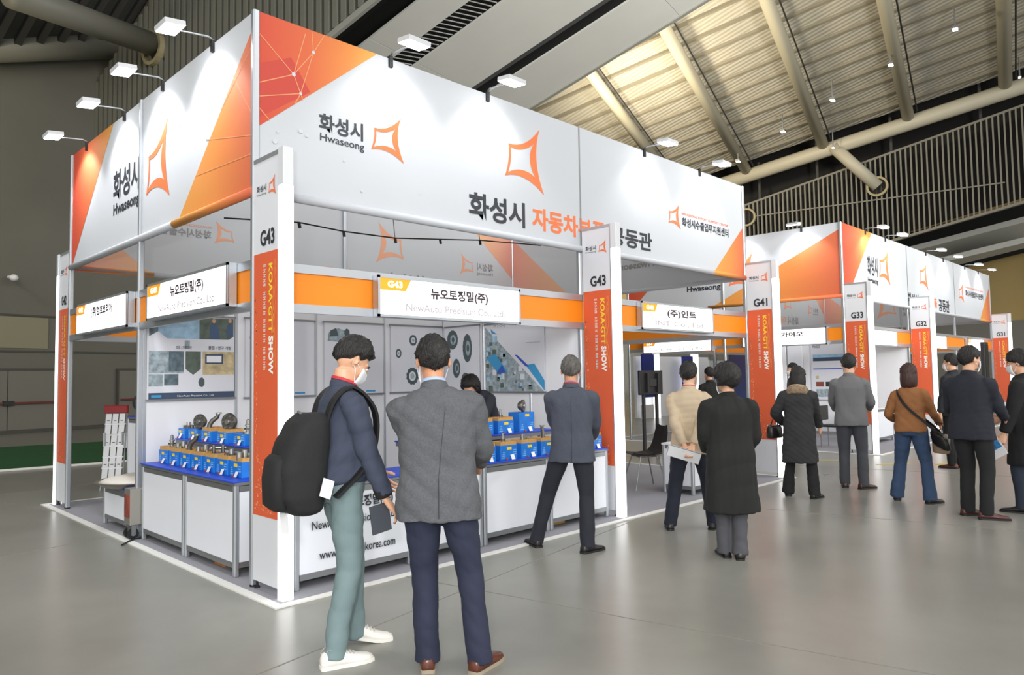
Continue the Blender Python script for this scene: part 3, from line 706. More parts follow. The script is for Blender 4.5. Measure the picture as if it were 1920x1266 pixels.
for s, lab in ((1.27, 'floodlight on the front banner nearest the tall corner post'), (2.47, 'floodlight over the large star emblem of the front banner'), (5.24, 'floodlight on the front banner just right of its middle seam'), (6.60, 'floodlight nearest the right end of the long front banner')):
    floodlight(face_front(0), s, lab, 27)
for y, lab in ((.77, 'largest floodlight on the end banner, nearest the tall corner post'), (1.92, 'second floodlight from the tall corner post on the end banner'), (3.03, 'third floodlight from the tall corner post on the end banner'), (4.40, 'floodlight over the red edge of the end banner')):
    floodlight(face_left(0), D_-y, lab, 62)
for s, lab in ((6.9, 'inner floodlight of the back banner by the mirrored small emblem'), (4.9, 'inner floodlight of the back banner by the mirrored large emblem')):
    floodlight(face_back(7.86), 7.86-s, lab, 26)
for y, lab in ((.75, 'floodlight above the amber triangle of the far island'), (2.0, 'hidden-end floodlight on the end banner of the far island')):
    floodlight(face_left(X2), D_-y, lab, 40)
for x, lab in ((13.1, 'first floodlight right of the corner of the far island'), (14.3, 'second floodlight right of the corner of the far island'), (17.2, 'third floodlight along the far island front'), (18.7, 'fourth floodlight along the far island front'), (20.8, 'fifth floodlight along the far island front'), (22.3, 'last floodlight at the end of the far island front')):
    floodlight(face_front(X2), x-X2, lab, 36)
# hanging cable inside the near island with its hooks
P = [np.array(p) for p in ((-.0, .55, 2.88), (.7, .6, 2.95), (1.16, .6, 2.93), (1.75, .6, 2.94), (2.33, .6, 3.0), (2.9, .6, 3.06), (3.9, .6, 3.12))]
t = thing('hanging_cable', tuple(P[2]), 'thin black cable strung behind the front banner', 'cable')
MB().tube(P, .007, 6).build('cord', BLACK, t)
for p in P[1:6]: MB().tube([p+np.array([0, 0, .0]), p+np.array([.01, 0, -.05])], .014, 6).build('hook', BLACK, t)
for p in (P[3], P[5]): MB().tube([p, p+np.array([.04, .1, .3]), p+np.array([.02, .3, 1.3])], .004, 5).build('dropper', ALU_D, t)

# ================================================================== COUNTERS, SHELVES, SAMPLES
BLUE = mat('blue_table_vinyl', '#1f49c8', .45); PANEL = mat('counter_panel', '#e3e7ef', .5)
def counter(name, x0, x1, y0, y1, zt, label, blue=True, group='white panelled display counters', lettering=None):
    t = thing(name, ((x0+x1)/2, (y0+y1)/2, 0), label, 'counter', group)
    c = .022
    for xx in (x0+c, x1-c):
        for yy in (y0+c, y1-c): MB().cbox(xx-c, xx+c, yy-c, yy+c, .0085, zt-.03, .01).build('post', ALU, t)
    pz0, pz1 = .115, zt-.085
    for (a0, a1, b0, b1, nm) in ((x0+2*c, x1-2*c, y0+.008, y0+.02, 'front_panel'), (x0+2*c, x1-2*c, y1-.02, y1-.008, 'rear_panel'), (x0+.008, x0+.02, y0+2*c, y1-2*c, 'side_panel'), (x1-.02, x1-.008, y0+2*c, y1-2*c, 'side_panel')):
        p = MB().box(a0, a1, b0, b1, pz0, pz1).build(nm, PANEL, t)
        for z in (pz0-.02, pz1+.022): MB().box(a0, a1, b0-.004, b1+.004, z-.022, z+.022).build('rail', ALU_D, t)
        if lettering and nm == 'front_panel': lettering(p)
    MB().box(x0-.002, x1+.002, y0-.002, y1+.002, zt-.035, zt-.012).build('worktop', ALU_D if blue else WHITE, t)
    if blue: (MB().cbox(x0-.003, x1+.003, y0-.012, y1+.003, zt-.013, zt, .006) if name != 'display_counter' or x1 > .6 else MB().cbox(x0-.012, x1+.003, y0-.003, y1+.003, zt-.013, zt, .006)).build('blue_cover', BLUE, t)
    return t
ZC = .75
counter('display_counter', .0, .5, 1.36, 2.42, ZC, 'display counter on the end side under the factory poster')
counter('display_counter', .0, .5, .33, 1.345, ZC, 'display counter on the end side nearest the tall corner')
def nc_text(p):
    F = Face((0, -.375, 0), (1, 0, 0))
    m = MB(); F.text(m, '뉴오토정밀(주)', .50, 1.00, .53, .635, .002, .03); m.build('lettering', INK, p)
    m = MB(); F.text(m, 'NewAuto Precision Co., Ltd.', .27, 1.08, .415, .49, .002, .012); m.build('small_lettering', INK, p); m = MB(); F.text(m, 'www.newautokorea.com', .33, 1.02, .20, .265, .002, .012); m.build('small_lettering', INK, p)
counter('display_counter', .13, 1.20, -.375, .10, ZC, 'display counter carrying printed company lettering behind the man with the backpack', lettering=nc_text)
counter('display_counter', 1.21, 2.0, -.375, .10, ZC, 'display counter hidden behind the man in the grey jacket')
counter('display_counter', 2.01, 2.90, -.375, .10, ZC, 'display counter between the two jacketed men')
counter('display_counter', 2.91, 3.86, -.375, .10, ZC, 'display counter ending at the second light column')

def shelf(x0, x1, y0, y1, z, label):
    t = thing('raised_shelf', ((x0+x1)/2, (y0+y1)/2, ZC), label, 'shelf', 'raised blue shelves on the counters')
    MB().box(x0, x1, y0, y1, z-.05, z-.012).build('board', ALU_D, t)
    MB().cbox(x0-.01, x1+.01, y0-.012, y1+.01, z-.012, z, .005).build('blue_cover', BLUE, t)
    n = 3
    for i in range(n):
        for j in (0, 1):
            xx = x0+.03+(x1-x0-.06)*i/(n-1) if x1-x0 > y1-y0 else x0+.03+(x1-x0-.06)*j
            yy = y0+.03+(y1-y0-.06)*j if x1-x0 > y1-y0 else y0+.03+(y1-y0-.06)*i
            MB().cbox(xx-.015, xx+.015, yy-.015, yy+.015, ZC, z-.05, .006).build('post', ALU, t)
shelf(.35, .62, .42, 2.72, .965, 'long raised shelf at the end side holding turned castings')
shelf(1.5, 3.45, .0, .27, .965, 'raised shelf along the front counters behind the cartons')

CART = mat('blue_carton_print', '#1a78d4', .45, var=.12, vscale=14); CORK = mat('kraft_foam', '#c89a5a', .8, var=.12, vscale=40)
LBL = mat('yellow_label', '#f2d335', .6); TAG = mat('white_price_card', '#eef0f3', .6); STEEL = mat('machined_steel', '#b4b4b0', .28, .9); STEELD = mat('cast_iron', '#6f6d69', .42, .8); BRASSY = mat('warm_steel', '#a8977a', .35, .8)
PICT = mat('light_blue_print', '#7db8ea', .6)
def carton(x, y, z, rz, label, w=.225, d=.17, h=.128, group=None, tray=True):
    """blue sample carton; its front looks along local -y"""
    t = thing('sample_carton', (x, y, z), label, 'carton', group, rz)
    B = lambda mb, nm, m_, par=t: mb.build(nm, m_, par, world=False)
    B(MB().cbox(-w/2, w/2, -d/2, d/2, 0, h, .004), 'carton_body', CART)
    if tray:
        m = MB()
        for a0, a1, b0, b1 in ((-w/2+.008, w/2-.008, -d/2+.008, -d/2+.03), (-w/2+.008, w/2-.008, d/2-.03, d/2-.008), (-w/2+.008, -w/2+.03, -d/2+.03, d/2-.03), (w/2-.03, w/2-.008, -d/2+.03, d/2-.03)): m.box(a0, a1, b0, b1, h-.002, h+.032)
        m.box(-w/2+.03, w/2-.03, -d/2+.03, d/2-.03, h-.002, h+.012); B(m, 'foam_tray', CORK)
    B(MB().box(-.03, .03, -d/2-.002, -d/2, h-.044, h-.018), 'yellow_label', LBL)
    m = MB()
    for k in range(4): m.box(-w/2+.012+.006*k, -w/2+.06-.004*k, -d/2-.0015, -d/2, .018+.017*k, .028+.017*k)
    for k in range(3): m.box(w/2-.075+.008*k, w/2-.02, -d/2-.0015, -d/2, .045+.02*k, .055+.02*k)
    B(m, 'small_print', PICT)
    m = MB(); m.obox((.035, -d/2-.014, .026), (.024, 0, 0), (0, .010, .022), (0, .0006, -.0005)); B(m, 'price_card', TAG)
    B(MB().cbox(-.048, -.028, -d/2-.016, -d/2-.002, 0.0, .018, .003), 'red_tab', mat('red_plastic_tab', '#a8453a', .5))
    return t
def part_disc():      # flanged housing standing on edge
    return [(MB().lathe([(.03, -.03), (.062, -.03), (.066, -.022), (.066, -.008), (.045, -.005), (.045, .022), (.03, .026), (.03, .034), (.012, .034), (.012, -.03)], (0, 0, .066), 20, 1), STEELD, 'flange'), (MB().lathe([(.018, -.045), (.022, -.04), (.022, -.03), (.01, -.03)], (0, 0, .066), 12, 1), STEEL, 'hub')] + [(MB().lathe([(.007, -.036), (.007, -.028)], (.048*math.cos(a), 0, .066+.048*math.sin(a)), 8, 1), STEEL, 'bolt') for a in np.linspace(0, 2*math.pi, 7)[:-1]]
def part_shaft():
    return [(MB().lathe([(.035, 0), (.035, .012), (.014, .016), (.014, .05), (.020, .052), (.020, .062), (.011, .066), (.011, .095), (.006, .1)], (0, 0, 0), 14), STEEL, 'shaft'), (MB().lathe([(.026, .028), (.026, .04)], (0, 0, 0), 14), STEELD, 'collar')]
def part_yoke():
    m = MB().box(-.045, .045, -.03, .03, 0, .018); m.cbox(-.045, -.022, -.028, .028, .018, .08, .006); m.cbox(.022, .045, -.028, .028, .018, .08, .006)
    return [(m, STEELD, 'yoke_body'), (MB().lathe([(.013, -.055), (.013, .055)], (0, 0, .055), 12, 0), STEEL, 'pin')]
def part_elbow():
    return [(MB().tube([(-.04, 0, 0), (-.04, 0, .035), (-.02, 0, .07), (.02, 0, .10), (.03, 0, .135)], [.022, .02, .02, .018, .017], 12), STEELD, 'elbow_pipe'), (MB().lathe([(.034, 0), (.034, .01), (.02, .01)], (-.04, 0, 0), 14), STEEL, 'flange'), (MB().lathe([(.026, .0), (.026, .012)], (.031, 0, .128), 14), STEEL, 'mouth')]
def part_cups():
    m = MB()
    for (x, y, r, h) in ((-.055, .0, .02, .05), (0, .01, .024, .068), (.055, -.005, .018, .045)): m.lathe([(r*1.2, 0), (r*1.2, .006), (r, .01), (r, h), (r*.6, h), (r*.6, .012)], (x, y, 0), 12)
    return [(m, STEEL, 'bushing_set'), (MB().lathe([(.016, 0), (.016, .03), (.008, .034)], (.02, -.035, 0), 10), BRASSY, 'plug')]
def part_gear():
    rings = []; N = 36
    for z in (0, .028):
        rings.append([((.052 if (k//2) % 2 else .043)*math.cos(2*math.pi*k/N), (.052 if (k//2) % 2 else .043)*math.sin(2*math.pi*k/N), z) for k in range(N)])
    return [(MB().loft(rings), STEELD, 'gear_wheel'), (MB().lathe([(.022, .028), (.022, .06), (.012, .062)], (0, 0, 0), 14), STEEL, 'hub')]
KINDS = {'housing': (part_disc, 'machined_housing'), 'shaft': (part_shaft, 'splined_shaft'), 'yoke': (part_yoke, 'steel_yoke'), 'elbow': (part_elbow, 'pipe_elbow'), 'cups': (part_cups, 'bushing_sample'), 'gear': (part_gear, 'gear_sample')}
_proto = {}
def sample(kind, x, y, z, rz, label, s=1.0, group=None):
    if kind not in _proto:
        t = thing(KINDS[kind][1], (x, y, z), label, 'machine part', group, rz)
        for m, mt, nm in KINDS[kind][0](): m.build(nm, mt, t, world=False, auto=40)
        _proto[kind] = t
    else: t = copy_tree(_proto[kind])
    t.location = (x, y, z); t.rotation_euler = (0, 0, rz); t.scale = (s, s, s); tag(t, label, None, group); return t
ords = ['first', 'second', 'third', 'fourth', 'fifth', 'sixth', 'seventh', 'eighth']
RL = -math.pi/2        # cartons on the end side look along -x
for i, y in enumerate((2.22, 1.95, 1.68, 1.41, 1.14, .87, .60)):
    z = ZC
    carton(.215, y, z, RL, 'blue carton in the lower end-side row, %s from the wall post' % ords[i], group='blue cartons in the lower end-side row')
    k = ['shaft', 'cups', 'elbow', 'cups', 'yoke', 'gear', 'cups'][i]
    sample(k, .215, y, z+.140, RL+.3*i, 'steel sample of the lower end-side row, on the %s carton from the wall post' % ords[i], 1.15 if k != 'shaft' else 1.3, 'steel samples in the lower end-side row')
for i, y in enumerate((2.44, 2.12, 1.80, 1.44, 1.08, .72)):
    z = .965
    carton(.46, y, z, RL, 'blue carton on the end-side raised shelf, %s from the wall post' % ords[i], h=.10, group='blue cartons on the end-side raised shelf', tray=i in (2, 3))
    k = ['gear', 'housing', 'elbow', 'housing', 'shaft', 'yoke'][i]
    sample(k, .46, y, z+(.112 if i in (2, 3) else .10), RL+.5*i if k != 'housing' else RL+.4, 'steel casting on the end-side raised shelf, %s from the wall post' % ords[i], [1, 1.15, 1.15, 1.25, 1.3, 1.35][i], 'steel castings on the end-side raised shelf')
for i, x in enumerate((2.10, 2.385, 2.67, 2.95, 3.70)):
    lab = ['beside the grey jacket', 'second from the grey jacket', 'third from the grey jacket', 'at the elbow of the grey-haired man', 'alone by the second light column'][i]
    carton(x, -.245, ZC, 0, 'blue carton on the front counter, '+lab, group='blue cartons on the front counters', h=.14)
    k = ['cups', 'shaft', 'cups', 'elbow', 'gear'][i]
    sample(k, x, -.245, ZC+.152, .3*i, 'steel sample on the front counter, in the carton '+lab, 1.0, 'steel samples on the front counters')
for i, x in enumerate((2.13, 2.42, 2.71, 3.02)):
    lab = ['beside the bending staff member', 'second from the bending staff member', 'third from the bending staff member', 'the tall one'][i]
    carton(x, .12, .965, 0, 'blue carton on the front raised shelf, '+lab, group='blue cartons on the front raised shelf', h=.20 if i == 3 else .13, tray=i != 3)
    k = ['cups', 'yoke', 'shaft', 'housing'][i]
    sample(k, x, .12, .965+(.20 if i == 3 else .142), .4*i if k != 'housing' else .5, 'steel sample on the front raised shelf, carton '+lab, 1.0, 'steel samples on the front raised shelf')
# small pieces lying under the counters
for i, (x, y, sx, sy, h, c, lab) in enumerate(((.22, .8, .14, .10, .05, '#b5713c', 'brown wrapped parcel under the end-side counter near the corner post'), (.2, .18, .10, .10, .05, '#b5713c', 'brown parcel on the carpet behind the corner light column'), (3.2, -.15, .10, .08, .05, '#c9a04a', 'yellow parcel in shadow under the counter behind the grey-haired man'))):
    t = thing('wrapped_parcel', (x, y, .0085), lab, 'parcel')
    MB().cbox(x-sx, x+sx, y-sy, y+sy, .0085, .0085+h, .012).build('wrapping', mat('kraft_'+c[1:], c, .8), t)
    MB().box(x-.02, x+.02, y-sy-.001, y+sy+.001, .0075+h, .0095+h).build('tape', CORK, t)

# ---- posters on the walls
PW = mat('poster_paper', '#dfe2ea', .55); P_BLUE = mat('poster_sky', '#9fc4de', .55, var=.25, vscale=9); P_DK = mat('poster_machine_photo', '#5d6f78', .55, var=.45, vscale=16)
P_MED = mat('poster_metal_photo', '#9aaab2', .55, var=.4, vscale=18); P_NAVY = mat('poster_navy', '#3d4f68', .55); P_TAN = mat('poster_desk_photo', '#c4b48e', .55, var=.35, vscale=14); P_CYAN = mat('poster_cyan', '#3f9bd0', .55); P_IND = mat('poster_indigo', '#3558c0', .55); P_GEAR = mat('poster_gear_ink', '#4d5c60', .55); P_GRN = mat('poster_olive', '#59665c', .55, var=.3, vscale=12)
def poster(F, s0, s1, z0, z1, label, draw):
    t = thing('wall_poster', tuple(F.p((s0+s1)/2, z0, .02)), label, 'poster')
    m = MB(); m.obox(F.p((s0+s1)/2, (z0+z1)/2, .0215), F.S*(s1-s0)/2, F.N*.0035, F.Z*(z1-z0)/2); m.build('sheet', PW, t)
    for z in (z0, z1): MB().obox(F.p((s0+s1)/2, z, .024), F.S*((s1-s0)/2+.02), F.N*.008, F.Z*.010).build('hanging_bar', ALU_D, t)
    N = .0262
    def R(nm, mt, *pts, n=N): F.poly(MB(), [(s0+(s1-s0)*a, z0+(z1-z0)*b) for a, b in pts], n).build(nm, mt, t)
    def T(st, a0, a1, b0, b1, mt, bold=.01): m = MB(); F.text(m, st, s0+(s1-s0)*a0, s0+(s1-s0)*a1, z0+(z1-z0)*b0, z0+(z1-z0)*b1, N+.001, bold); m.build('lettering', mt, t)
    draw(R, T); return t
def box4(a0, a1, b0, b1): return ((a0, b0), (a1, b0), (a1, b1), (a0, b1))
def gearpoly(cx, cy, r, asp, n=24, tooth=.12): return tuple((cx+r*(1+tooth*(k % 2))*math.cos(2*math.pi*k/n), cy+r*asp*(1+tooth*(k % 2))*math.sin(2*math.pi*k/n)) for k in range(n))
FB = Face((0, 2.5-.012, 0), (1, 0, 0)); FR = Face((3.93-.012, 2.5, 0), (0, -1, 0))
def dr_factory(R, T):
    R('picture', P_DK, (0, .74), (.10, .80), (.10, 1), (0, 1)); R('picture', P_BLUE, (.10, .80), (.20, .72), (.57, .72), (.57, 1), (.10, 1)); R('picture', P_GRN, (.57, .72), (.93, .72), (.99, .76), (.99, .98), (.57, .98))
    R('picture', mat('poster_worker_blue', '#43597a', .6), (.70, .72), (.82, .72), (.80, .86), (.77, .92), (.72, .92), (.69, .86), n=.0266); R('picture', mat('poster_worker_blue', '#43597a', .6), (.90, .74), (.98, .76), (.98, .88), (.95, .93), (.91, .90), n=.0266)
    R('picture', mat('poster_skin', '#c99a80', .6), *gearpoly(.745, .945, .022, 1.2, 10, 0), n=.027); R('picture', mat('poster_skin', '#c99a80', .6), *gearpoly(.945, .955, .022, 1.2, 10, 0), n=.027)
    R('picture', P_MED, *box4(0, .39, .31, .57)); R('picture', P_DK, *box4(.22, .39, .33, .57), n=.0266); R('picture', P_GRN, (.41, .36), (.50, .29), (.59, .36), (.59, .57), (.41, .57)); R('picture', P_TAN, *box4(.61, 1, .29, .57)); R('picture', P_NAVY, *box4(.64, .86, .42, .54), n=.0266); R('picture', mat('poster_white', '#eef1f5', .6), *box4(.66, .84, .44, .52), n=.027)
    R('picture', P_MED, *box4(0, .16, .16, .30)); R('picture', P_DK, *box4(.17, .33, .17, .30)); R('picture', P_GEAR, *gearpoly(.60, .20, .035, 1.6, 14))
    R('picture', P_MED, *box4(.40, .46, .60, .70)); R('footer', P_NAVY, *box4(0, 1, 0, .085)); R('footer_mark', P_CYAN, *box4(.03, .14, .03, .06), n=.0266)
    T('조립 / 가공 라인', .30, .48, .595, .635, INK); T('품질 / 연구 개발', .68, .96, .595, .64, INK); T('NewAuto Precision Co., Ltd.', .32, .75, .03, .055, WHITEINK, 0)
def dr_mach(R, T):
    for cx, cy in ((.25, .80), (.32, .18)):
        R('picture', P_MED, (cx-.20, cy-.06), (cx+.10, cy-.08), (cx+.22, cy-.02), (cx+.16, cy+.06), (cx-.02, cy+.12), (cx-.18, cy+.06)); R('picture', P_GEAR, (cx-.16, cy), (cx-.02, cy+.01), (cx-.06, cy+.12), (cx-.16, cy+.08), n=.0266); R('picture', P_GEAR, *gearpoly(cx+.12, cy+.06, .045, 1.2, 12), n=.0266)
    R('picture', P_GEAR, (.2, .30), (.25, .30), (.32, .42), (.30, .43)); R('footer_mark', P_CYAN, *box4(.7, .86, .03, .055))
def dr_rings(R, T):
    for cx, cy, r, a in ((.14, .58, .05, 1.3), (.42, .78, .07, 1.1), (.62, .50, .08, 1.2), (.40, .24, .11, 1.1), (.80, .30, .07, 1.2)):
        R('picture', P_GEAR, *gearpoly(cx, cy, r, a)); R('picture', PW, *gearpoly(cx, cy, r*.6, a, 16, 0), n=.0268); R('picture', P_MED, *gearpoly(cx, cy, r*.35, a, 12, 0), n=.0272)
def dr_wheels(R, T):
    for cx, cy, r, a in ((.22, .80, .16, .9), (.66, .66, .13, 1.6), (.33, .36, .11, 1.3), (.60, .18, .12, .9)):
        R('picture', P_GEAR, *gearpoly(cx, cy, r, a, 40, .05)); R('picture', P_MED, *gearpoly(cx+.02, cy, r*.55, a, 20, 0), n=.0266); R('picture', P_GEAR, *gearpoly(cx+.02, cy, r*.28, a, 16, 0), n=.027)
def dr_city(R, T):
    R('picture', P_MED, (0, 0), (1, 0), (0, .96)); r = random.Random(3)
    for k in range(60):
        a = r.random()*.85; b = r.random()*.85
        if a+b < .9: w_ = .03+.05*r.random(); R('picture', [P_DK, PW, P_GRN, P_BLUE][k % 4], *box4(a, a+w_, b, b+w_*1.1), n=.0264+.0001*(k % 5))
    R('picture', P_CYAN, (.02, .50), (.18, .56), (.40, .28), (.20, .30), n=.0275); R('picture', P_IND, (.36, .28), (.20, .28), (.30, .40), n=.028)
    R('picture', P_CYAN, (.70, .38), (.84, .40), (1, .16), (1, .02), n=.0275); R('picture', P_IND, (.52, .53), (.56, .53), (.76, .36), (.70, .36), n=.028); R('picture', P_CYAN, (.12, .86), (.22, .84), (.1, .93), n=.0275)
    R('lettering_bar', P_CYAN, *box4(.74, .95, .985, 1.01) if False else box4(.74, .95, .955, .98)); T('기어', .15, .35, .94, .985, mat('poster_grey_ink', '#8d9298', .6)); R('thin_rule', mat('poster_grey_ink', '#8d9298', .6), *box4(.70, .94, .692, .697))
poster(FB, .07, .95, 1.36, 2.235, 'wall poster with factory pictures and a navy footer bar', dr_factory)
poster(FB, 1.08, 1.92, 1.355, 2.24, 'narrow-seen poster of grey machine drawings right of the factory poster', dr_mach)
poster(FB, 2.06, 2.90, 1.355, 2.24, 'poster of grey machines behind the head of the man with the backpack', dr_mach)
poster(FB, 3.03, 3.88, 1.36, 2.24, 'poster of small gear rings between the two near men', dr_rings)
poster(FR, .10, .78, 1.35, 2.23, 'poster of four dark gear wheels behind the bending staff member', dr_wheels)
poster(FR, .90, 1.93, 1.35, 2.22, 'poster with a diagonal city of machines and blue shards', dr_city)
def dr_isl(R, T):
    R('picture', P_NAVY, *box4(.05, .95, .64, .70)); R('picture', P_BLUE, *box4(.05, .95, .70, .75)); R('picture', P_IND, *box4(.05, .9, .50, .52)); R('picture', mat('poster_red_photo', '#8a4a3c', .6), *box4(.1, .28, .22, .30)); R('picture', DARK, *box4(.32, .42, .22, .30)); R('picture', P_TAN, *box4(.1, .17, .35, .40)); R('picture', P_MED, *box4(.1, .6, .05, .18)); T('Product', .05, .22, .86, .92, P_NAVY); R('picture', P_BLUE, *box4(.05, .95, .94, .98))
FI2 = Face((X2, 2.5-.012, 0), (1, 0, 0))
poster(Face((X2+3.93-.012, 2.5, 0), (0, -1, 0)), .22, 1.30, .85, 2.35, 'tall poster with blue picture strips behind the man in the grey suit', dr_isl)
poster(FI2, 2.97, 3.80, 1.2, 2.36, 'pale wall chart left of the tall strip poster in the far island', lambda R, T: (R('picture', P_BLUE, *box4(.1, .9, .90, .96)), T('Company', .15, .4, .90, .95, P_NAVY)))

# ---- the end booth of the back row: low stage, tray, steel box, rack
counter('low_stage', .0, .55, 2.66, 3.62, .44, 'low white stage at the end side carrying a round steel tray', group='low stage')
t = thing('round_tray', (.26, 3.2, .44), 'round steel tray heaped with pale powder on the low stage', 'tray')
MB().lathe([(.36, 0), (.44, .05), (.45, .06), (.43, .06), (.35, .02)], (.26, 3.2, .44), 28).build('dish', mat('tray_steel', '#8a8376', .4, .6), t, auto=40)
MB().lathe([(.42, .05), (.34, .085), (.18, .115), (.02, .12)], (.26, 3.2, .44), 24).build('powder', mat('pale_powder', '#d9d4cc', .9), t, smooth=True)
t = thing('steel_box', (0, 2.51, .15), 'brushed steel cabinet with red picture label hung beside the low stage', 'cabinet')
MB().cbox(-.10, .10, 2.42, 2.60, .15, .50, .008).build('case', mat('brushed_steel', '#a7a39c', .35, .7), t)
MB().box(-.1022, -.0995, 2.43, 2.59, .22, .44).build('picture_label', mat('red_picture_label', '#8c4236', .5, var=.5, vscale=14), t)
for (yy, ) in ((2.46,), (2.57,)):
    m = MB(); m.lathe([(.03, -.015), (.05, -.015), (.055, 0), (.05, .015), (.03, .015)], (-.06, yy, .063), 16, 1); cw = m.build('caster_wheel', BLACK, t, auto=40)
    MB().lathe([(.02, -.017), (.02, .017)], (-.06, yy, .063), 10, 1).build('wheel_hub', ALU, cw)
    MB().box(-.08, -.04, yy-.024, yy-.018, .05, .155).box(-.08, -.04, yy+.018, yy+.024, .05, .155).build('fork', ALU_D, t)
t = thing('floor_cable', (-.15, 2.7, 0), 'black cable coil on the carpet edge by the steel cabinet', 'cable')
MB().tube([(-.0+.07*math.cos(a)*(1-a/40), 2.50+.07*math.sin(a), .018+.004*a/6) for a in np.linspace(0, 14, 40)]+[(-.08, 2.40, .02), (-.22, 2.26, .012)], .009, 6).build('cord', BLACK, t)
# brochure rack
rx, ry = .95, 6.4
t = thing('brochure_rack', (rx, ry, 0), 'brochure rack with dark red header and rows of white leaflets', 'rack', rz=math.radians(-42))
B = lambda mb, nm, m_, par=t: mb.build(nm, m_, par, world=False)
for sx in (-.22, .22):
    B(MB().tube([(sx, .02, 1.18), (sx, -.10, .10)], .012, 6), 'side_rail', ALU); B(MB().tube([(sx, .03, 1.1), (sx*1.05, .34, .0)], .012, 6), 'rear_leg', ALU); B(MB().tube([(sx, -.10, .10), (sx, -.14, 0)], .012, 6), 'front_foot', ALU)
B(MB().cbox(-.25, .25, -.02, .04, 1.16, 1.28, .02), 'header', mat('dark_red_header', '#8f1f24', .5))
for i in range(6):
    z = .18+.165*i; yy = -.10+.02*i
    sh = B(MB().box(-.21, .21, yy-.035, yy, z-.02, z), 'ledge', WHITE)
    for j in (-1, 0, 1):
        lf = B(MB().obox((j*.14, yy-.02, z+.075), (.058, 0, 0), (0, .003, 0), (0, .012, .072)), 'leaflet', mat('leaflet_paper', '#d9dce0', .6))
        if i % 2: B(MB().obox((j*.14, yy-.024, z+.05), (.03, 0, 0), (0, .003, 0), (0, .003, .012)), 'leaflet_print', DARK, lf)
t.scale = (.68, 1, .95)
# small counter with blue top and a machine behind it, glimpsed at the post
counter('display_counter', .60, 1.05, 4.3, 4.8, 1.12, 'small tall counter with blue top glimpsed beside the wall post')
t = thing('pedestal_fan', (.86, 5.0, .0), 'round dark fan head glimpsed at the edge of the wall post', 'fan')
MB().lathe([(.16, 0), (.16, .02), (.03, .03), (.02, 1.2)], (.86, 5.0, .0085), 16).build('stand', ALU_D, t, auto=40)
MB().lathe([(.05, -.08), (.12, -.05), (.13, .02), (.05, .06)], (.86, 5.0, 1.28), 20, 1).build('guard', DARK, t, auto=40)

# ---- green carpet and long white bench beyond
t = thing('green_carpet', (0, 13, 0), 'wide dark green carpet in front of the far wall', 'carpet')
m = MB(); m.add([(x, y, z) for z in (0, .012) for x, y in ((-9, 11.4), (.26, 10.4), (5.5, 9.8), (8.5, 15.2), (-5, 17.6))], [(4,3,2,1,0),(5,6,7,8,9)]+[(i, (i+1) % 5, 5+(i+1) % 5, 5+i) for i in range(5)]); m.build('pile', mat('green_needle_felt', '#1f5a2c', .95, var=.08, vscale=3), t)
m = MB().tube([(-9, 11.36, .01), (.26, 10.36, .01), (5.5, 9.76, .01)], .035, 4); m.build('edge_tape', mat('white_floor_tape', '#e4e4e0', .6), t)
t = thing('white_bench', (3.6, 12.6, 0), 'long low white bench standing on the green carpet', 'bench')
MB().cbox(2.85, 4.6, 12.3, 12.75, .10, .42, .02).build('body', WHITE, t)
for xx in (2.95, 4.5): MB().box(xx-.04, xx+.04, 12.34, 12.7, .012, .10).build('foot', DARK, t)

# ---- open booth: chair, table, screen on stand
t = thing('shell_chair', (5.80, .50, .0085), 'black shell chair with thin steel legs in the open booth', 'chair', rz=math.radians(-120))
def shell():
    P = [(-.24, .47), (-.20, .45), (.0, .43), (.16, .45), (.22, .55), (.26, .72), (.27, .83)]; rings = []
    W_ = [.20, .22, .22, .21, .21, .20, .15]
    for (y, z), w_ in zip(P, W_): rings.append([(-w_+2*w_*k/8, y+.03*(1-abs(k-4)/4), z+.035*(abs(k-4)/4)**2) for k in range(9)])
    m = MB(); m.loft(rings, cap=False, closed=False); return m
o = B(shell(), 'seat_shell', BLACK, t); md = o.modifiers.new('thick', 'SOLIDIFY'); md.thickness = .012; ms = o.modifiers.new('round', 'SUBSURF'); ms.levels = 1; ms.render_levels = 1
for sx in (-1, 1):
    for sy in (-1, 1): B(MB().tube([(sx*.14, sy*.12, .43), (sx*.23, sy*.24, 0)], .010, 8), 'leg', ALU_D, t)
B(MB().tube([(-.14, .12, .43), (.14, .12, .43), (.14, -.12, .43), (-.14, -.12, .43), (-.14, .12, .43)], .009, 6), 'under_frame', ALU_D, t)
counter('reception_table', 5.62, 6.25, -.36, .10, .66, 'white table block beside the black shell chair', blue=False, group='reception table')
sx0, sy0 = 12.6, 5.4
p1, p2, p3 = at(1197, 695, 'y', 2.9), at(1240, 695, 'y', 2.9), at(1197, 741, 'y', 2.9)
sx0 = (p1[0]+p2[0])/2; wv = (p2[0]-p1[0])/2
t = thing('screen_stand', (sx0, 2.9, .0), 'back of a black flat screen on a tall two-post stand', 'screen')
zc_ = (p1[2]+p3[2])/2; hh = (p1[2]-p3[2])/2
MB().cbox(sx0-wv, sx0+wv, 2.87, 2.93, zc_-hh, zc_+hh, .015).build('screen_case', BLACK, t)
for q in (-.45, .45): MB().box(sx0+q*wv-.03, sx0+q*wv+.03, 2.82, 2.87, zc_-hh*.8, zc_+hh*.8).build('mount_bar', DARK, t)
MB().box(sx0-wv*.3, sx0+wv*.3, 2.835, 2.87, zc_-hh*.3, zc_+hh*.3).build('mount_plate', DARK, t)
for q in (-.52, .62): MB().cbox(sx0+q*wv-.03, sx0+q*wv+.03, 2.9, 2.96, .03, zc_+hh*.6, .01).build('stand_post', DARK, t)
MB().cbox(sx0-wv*.9, sx0+wv*.9, 2.7, 3.15, .0, .04, .015).build('stand_base', DARK, t)

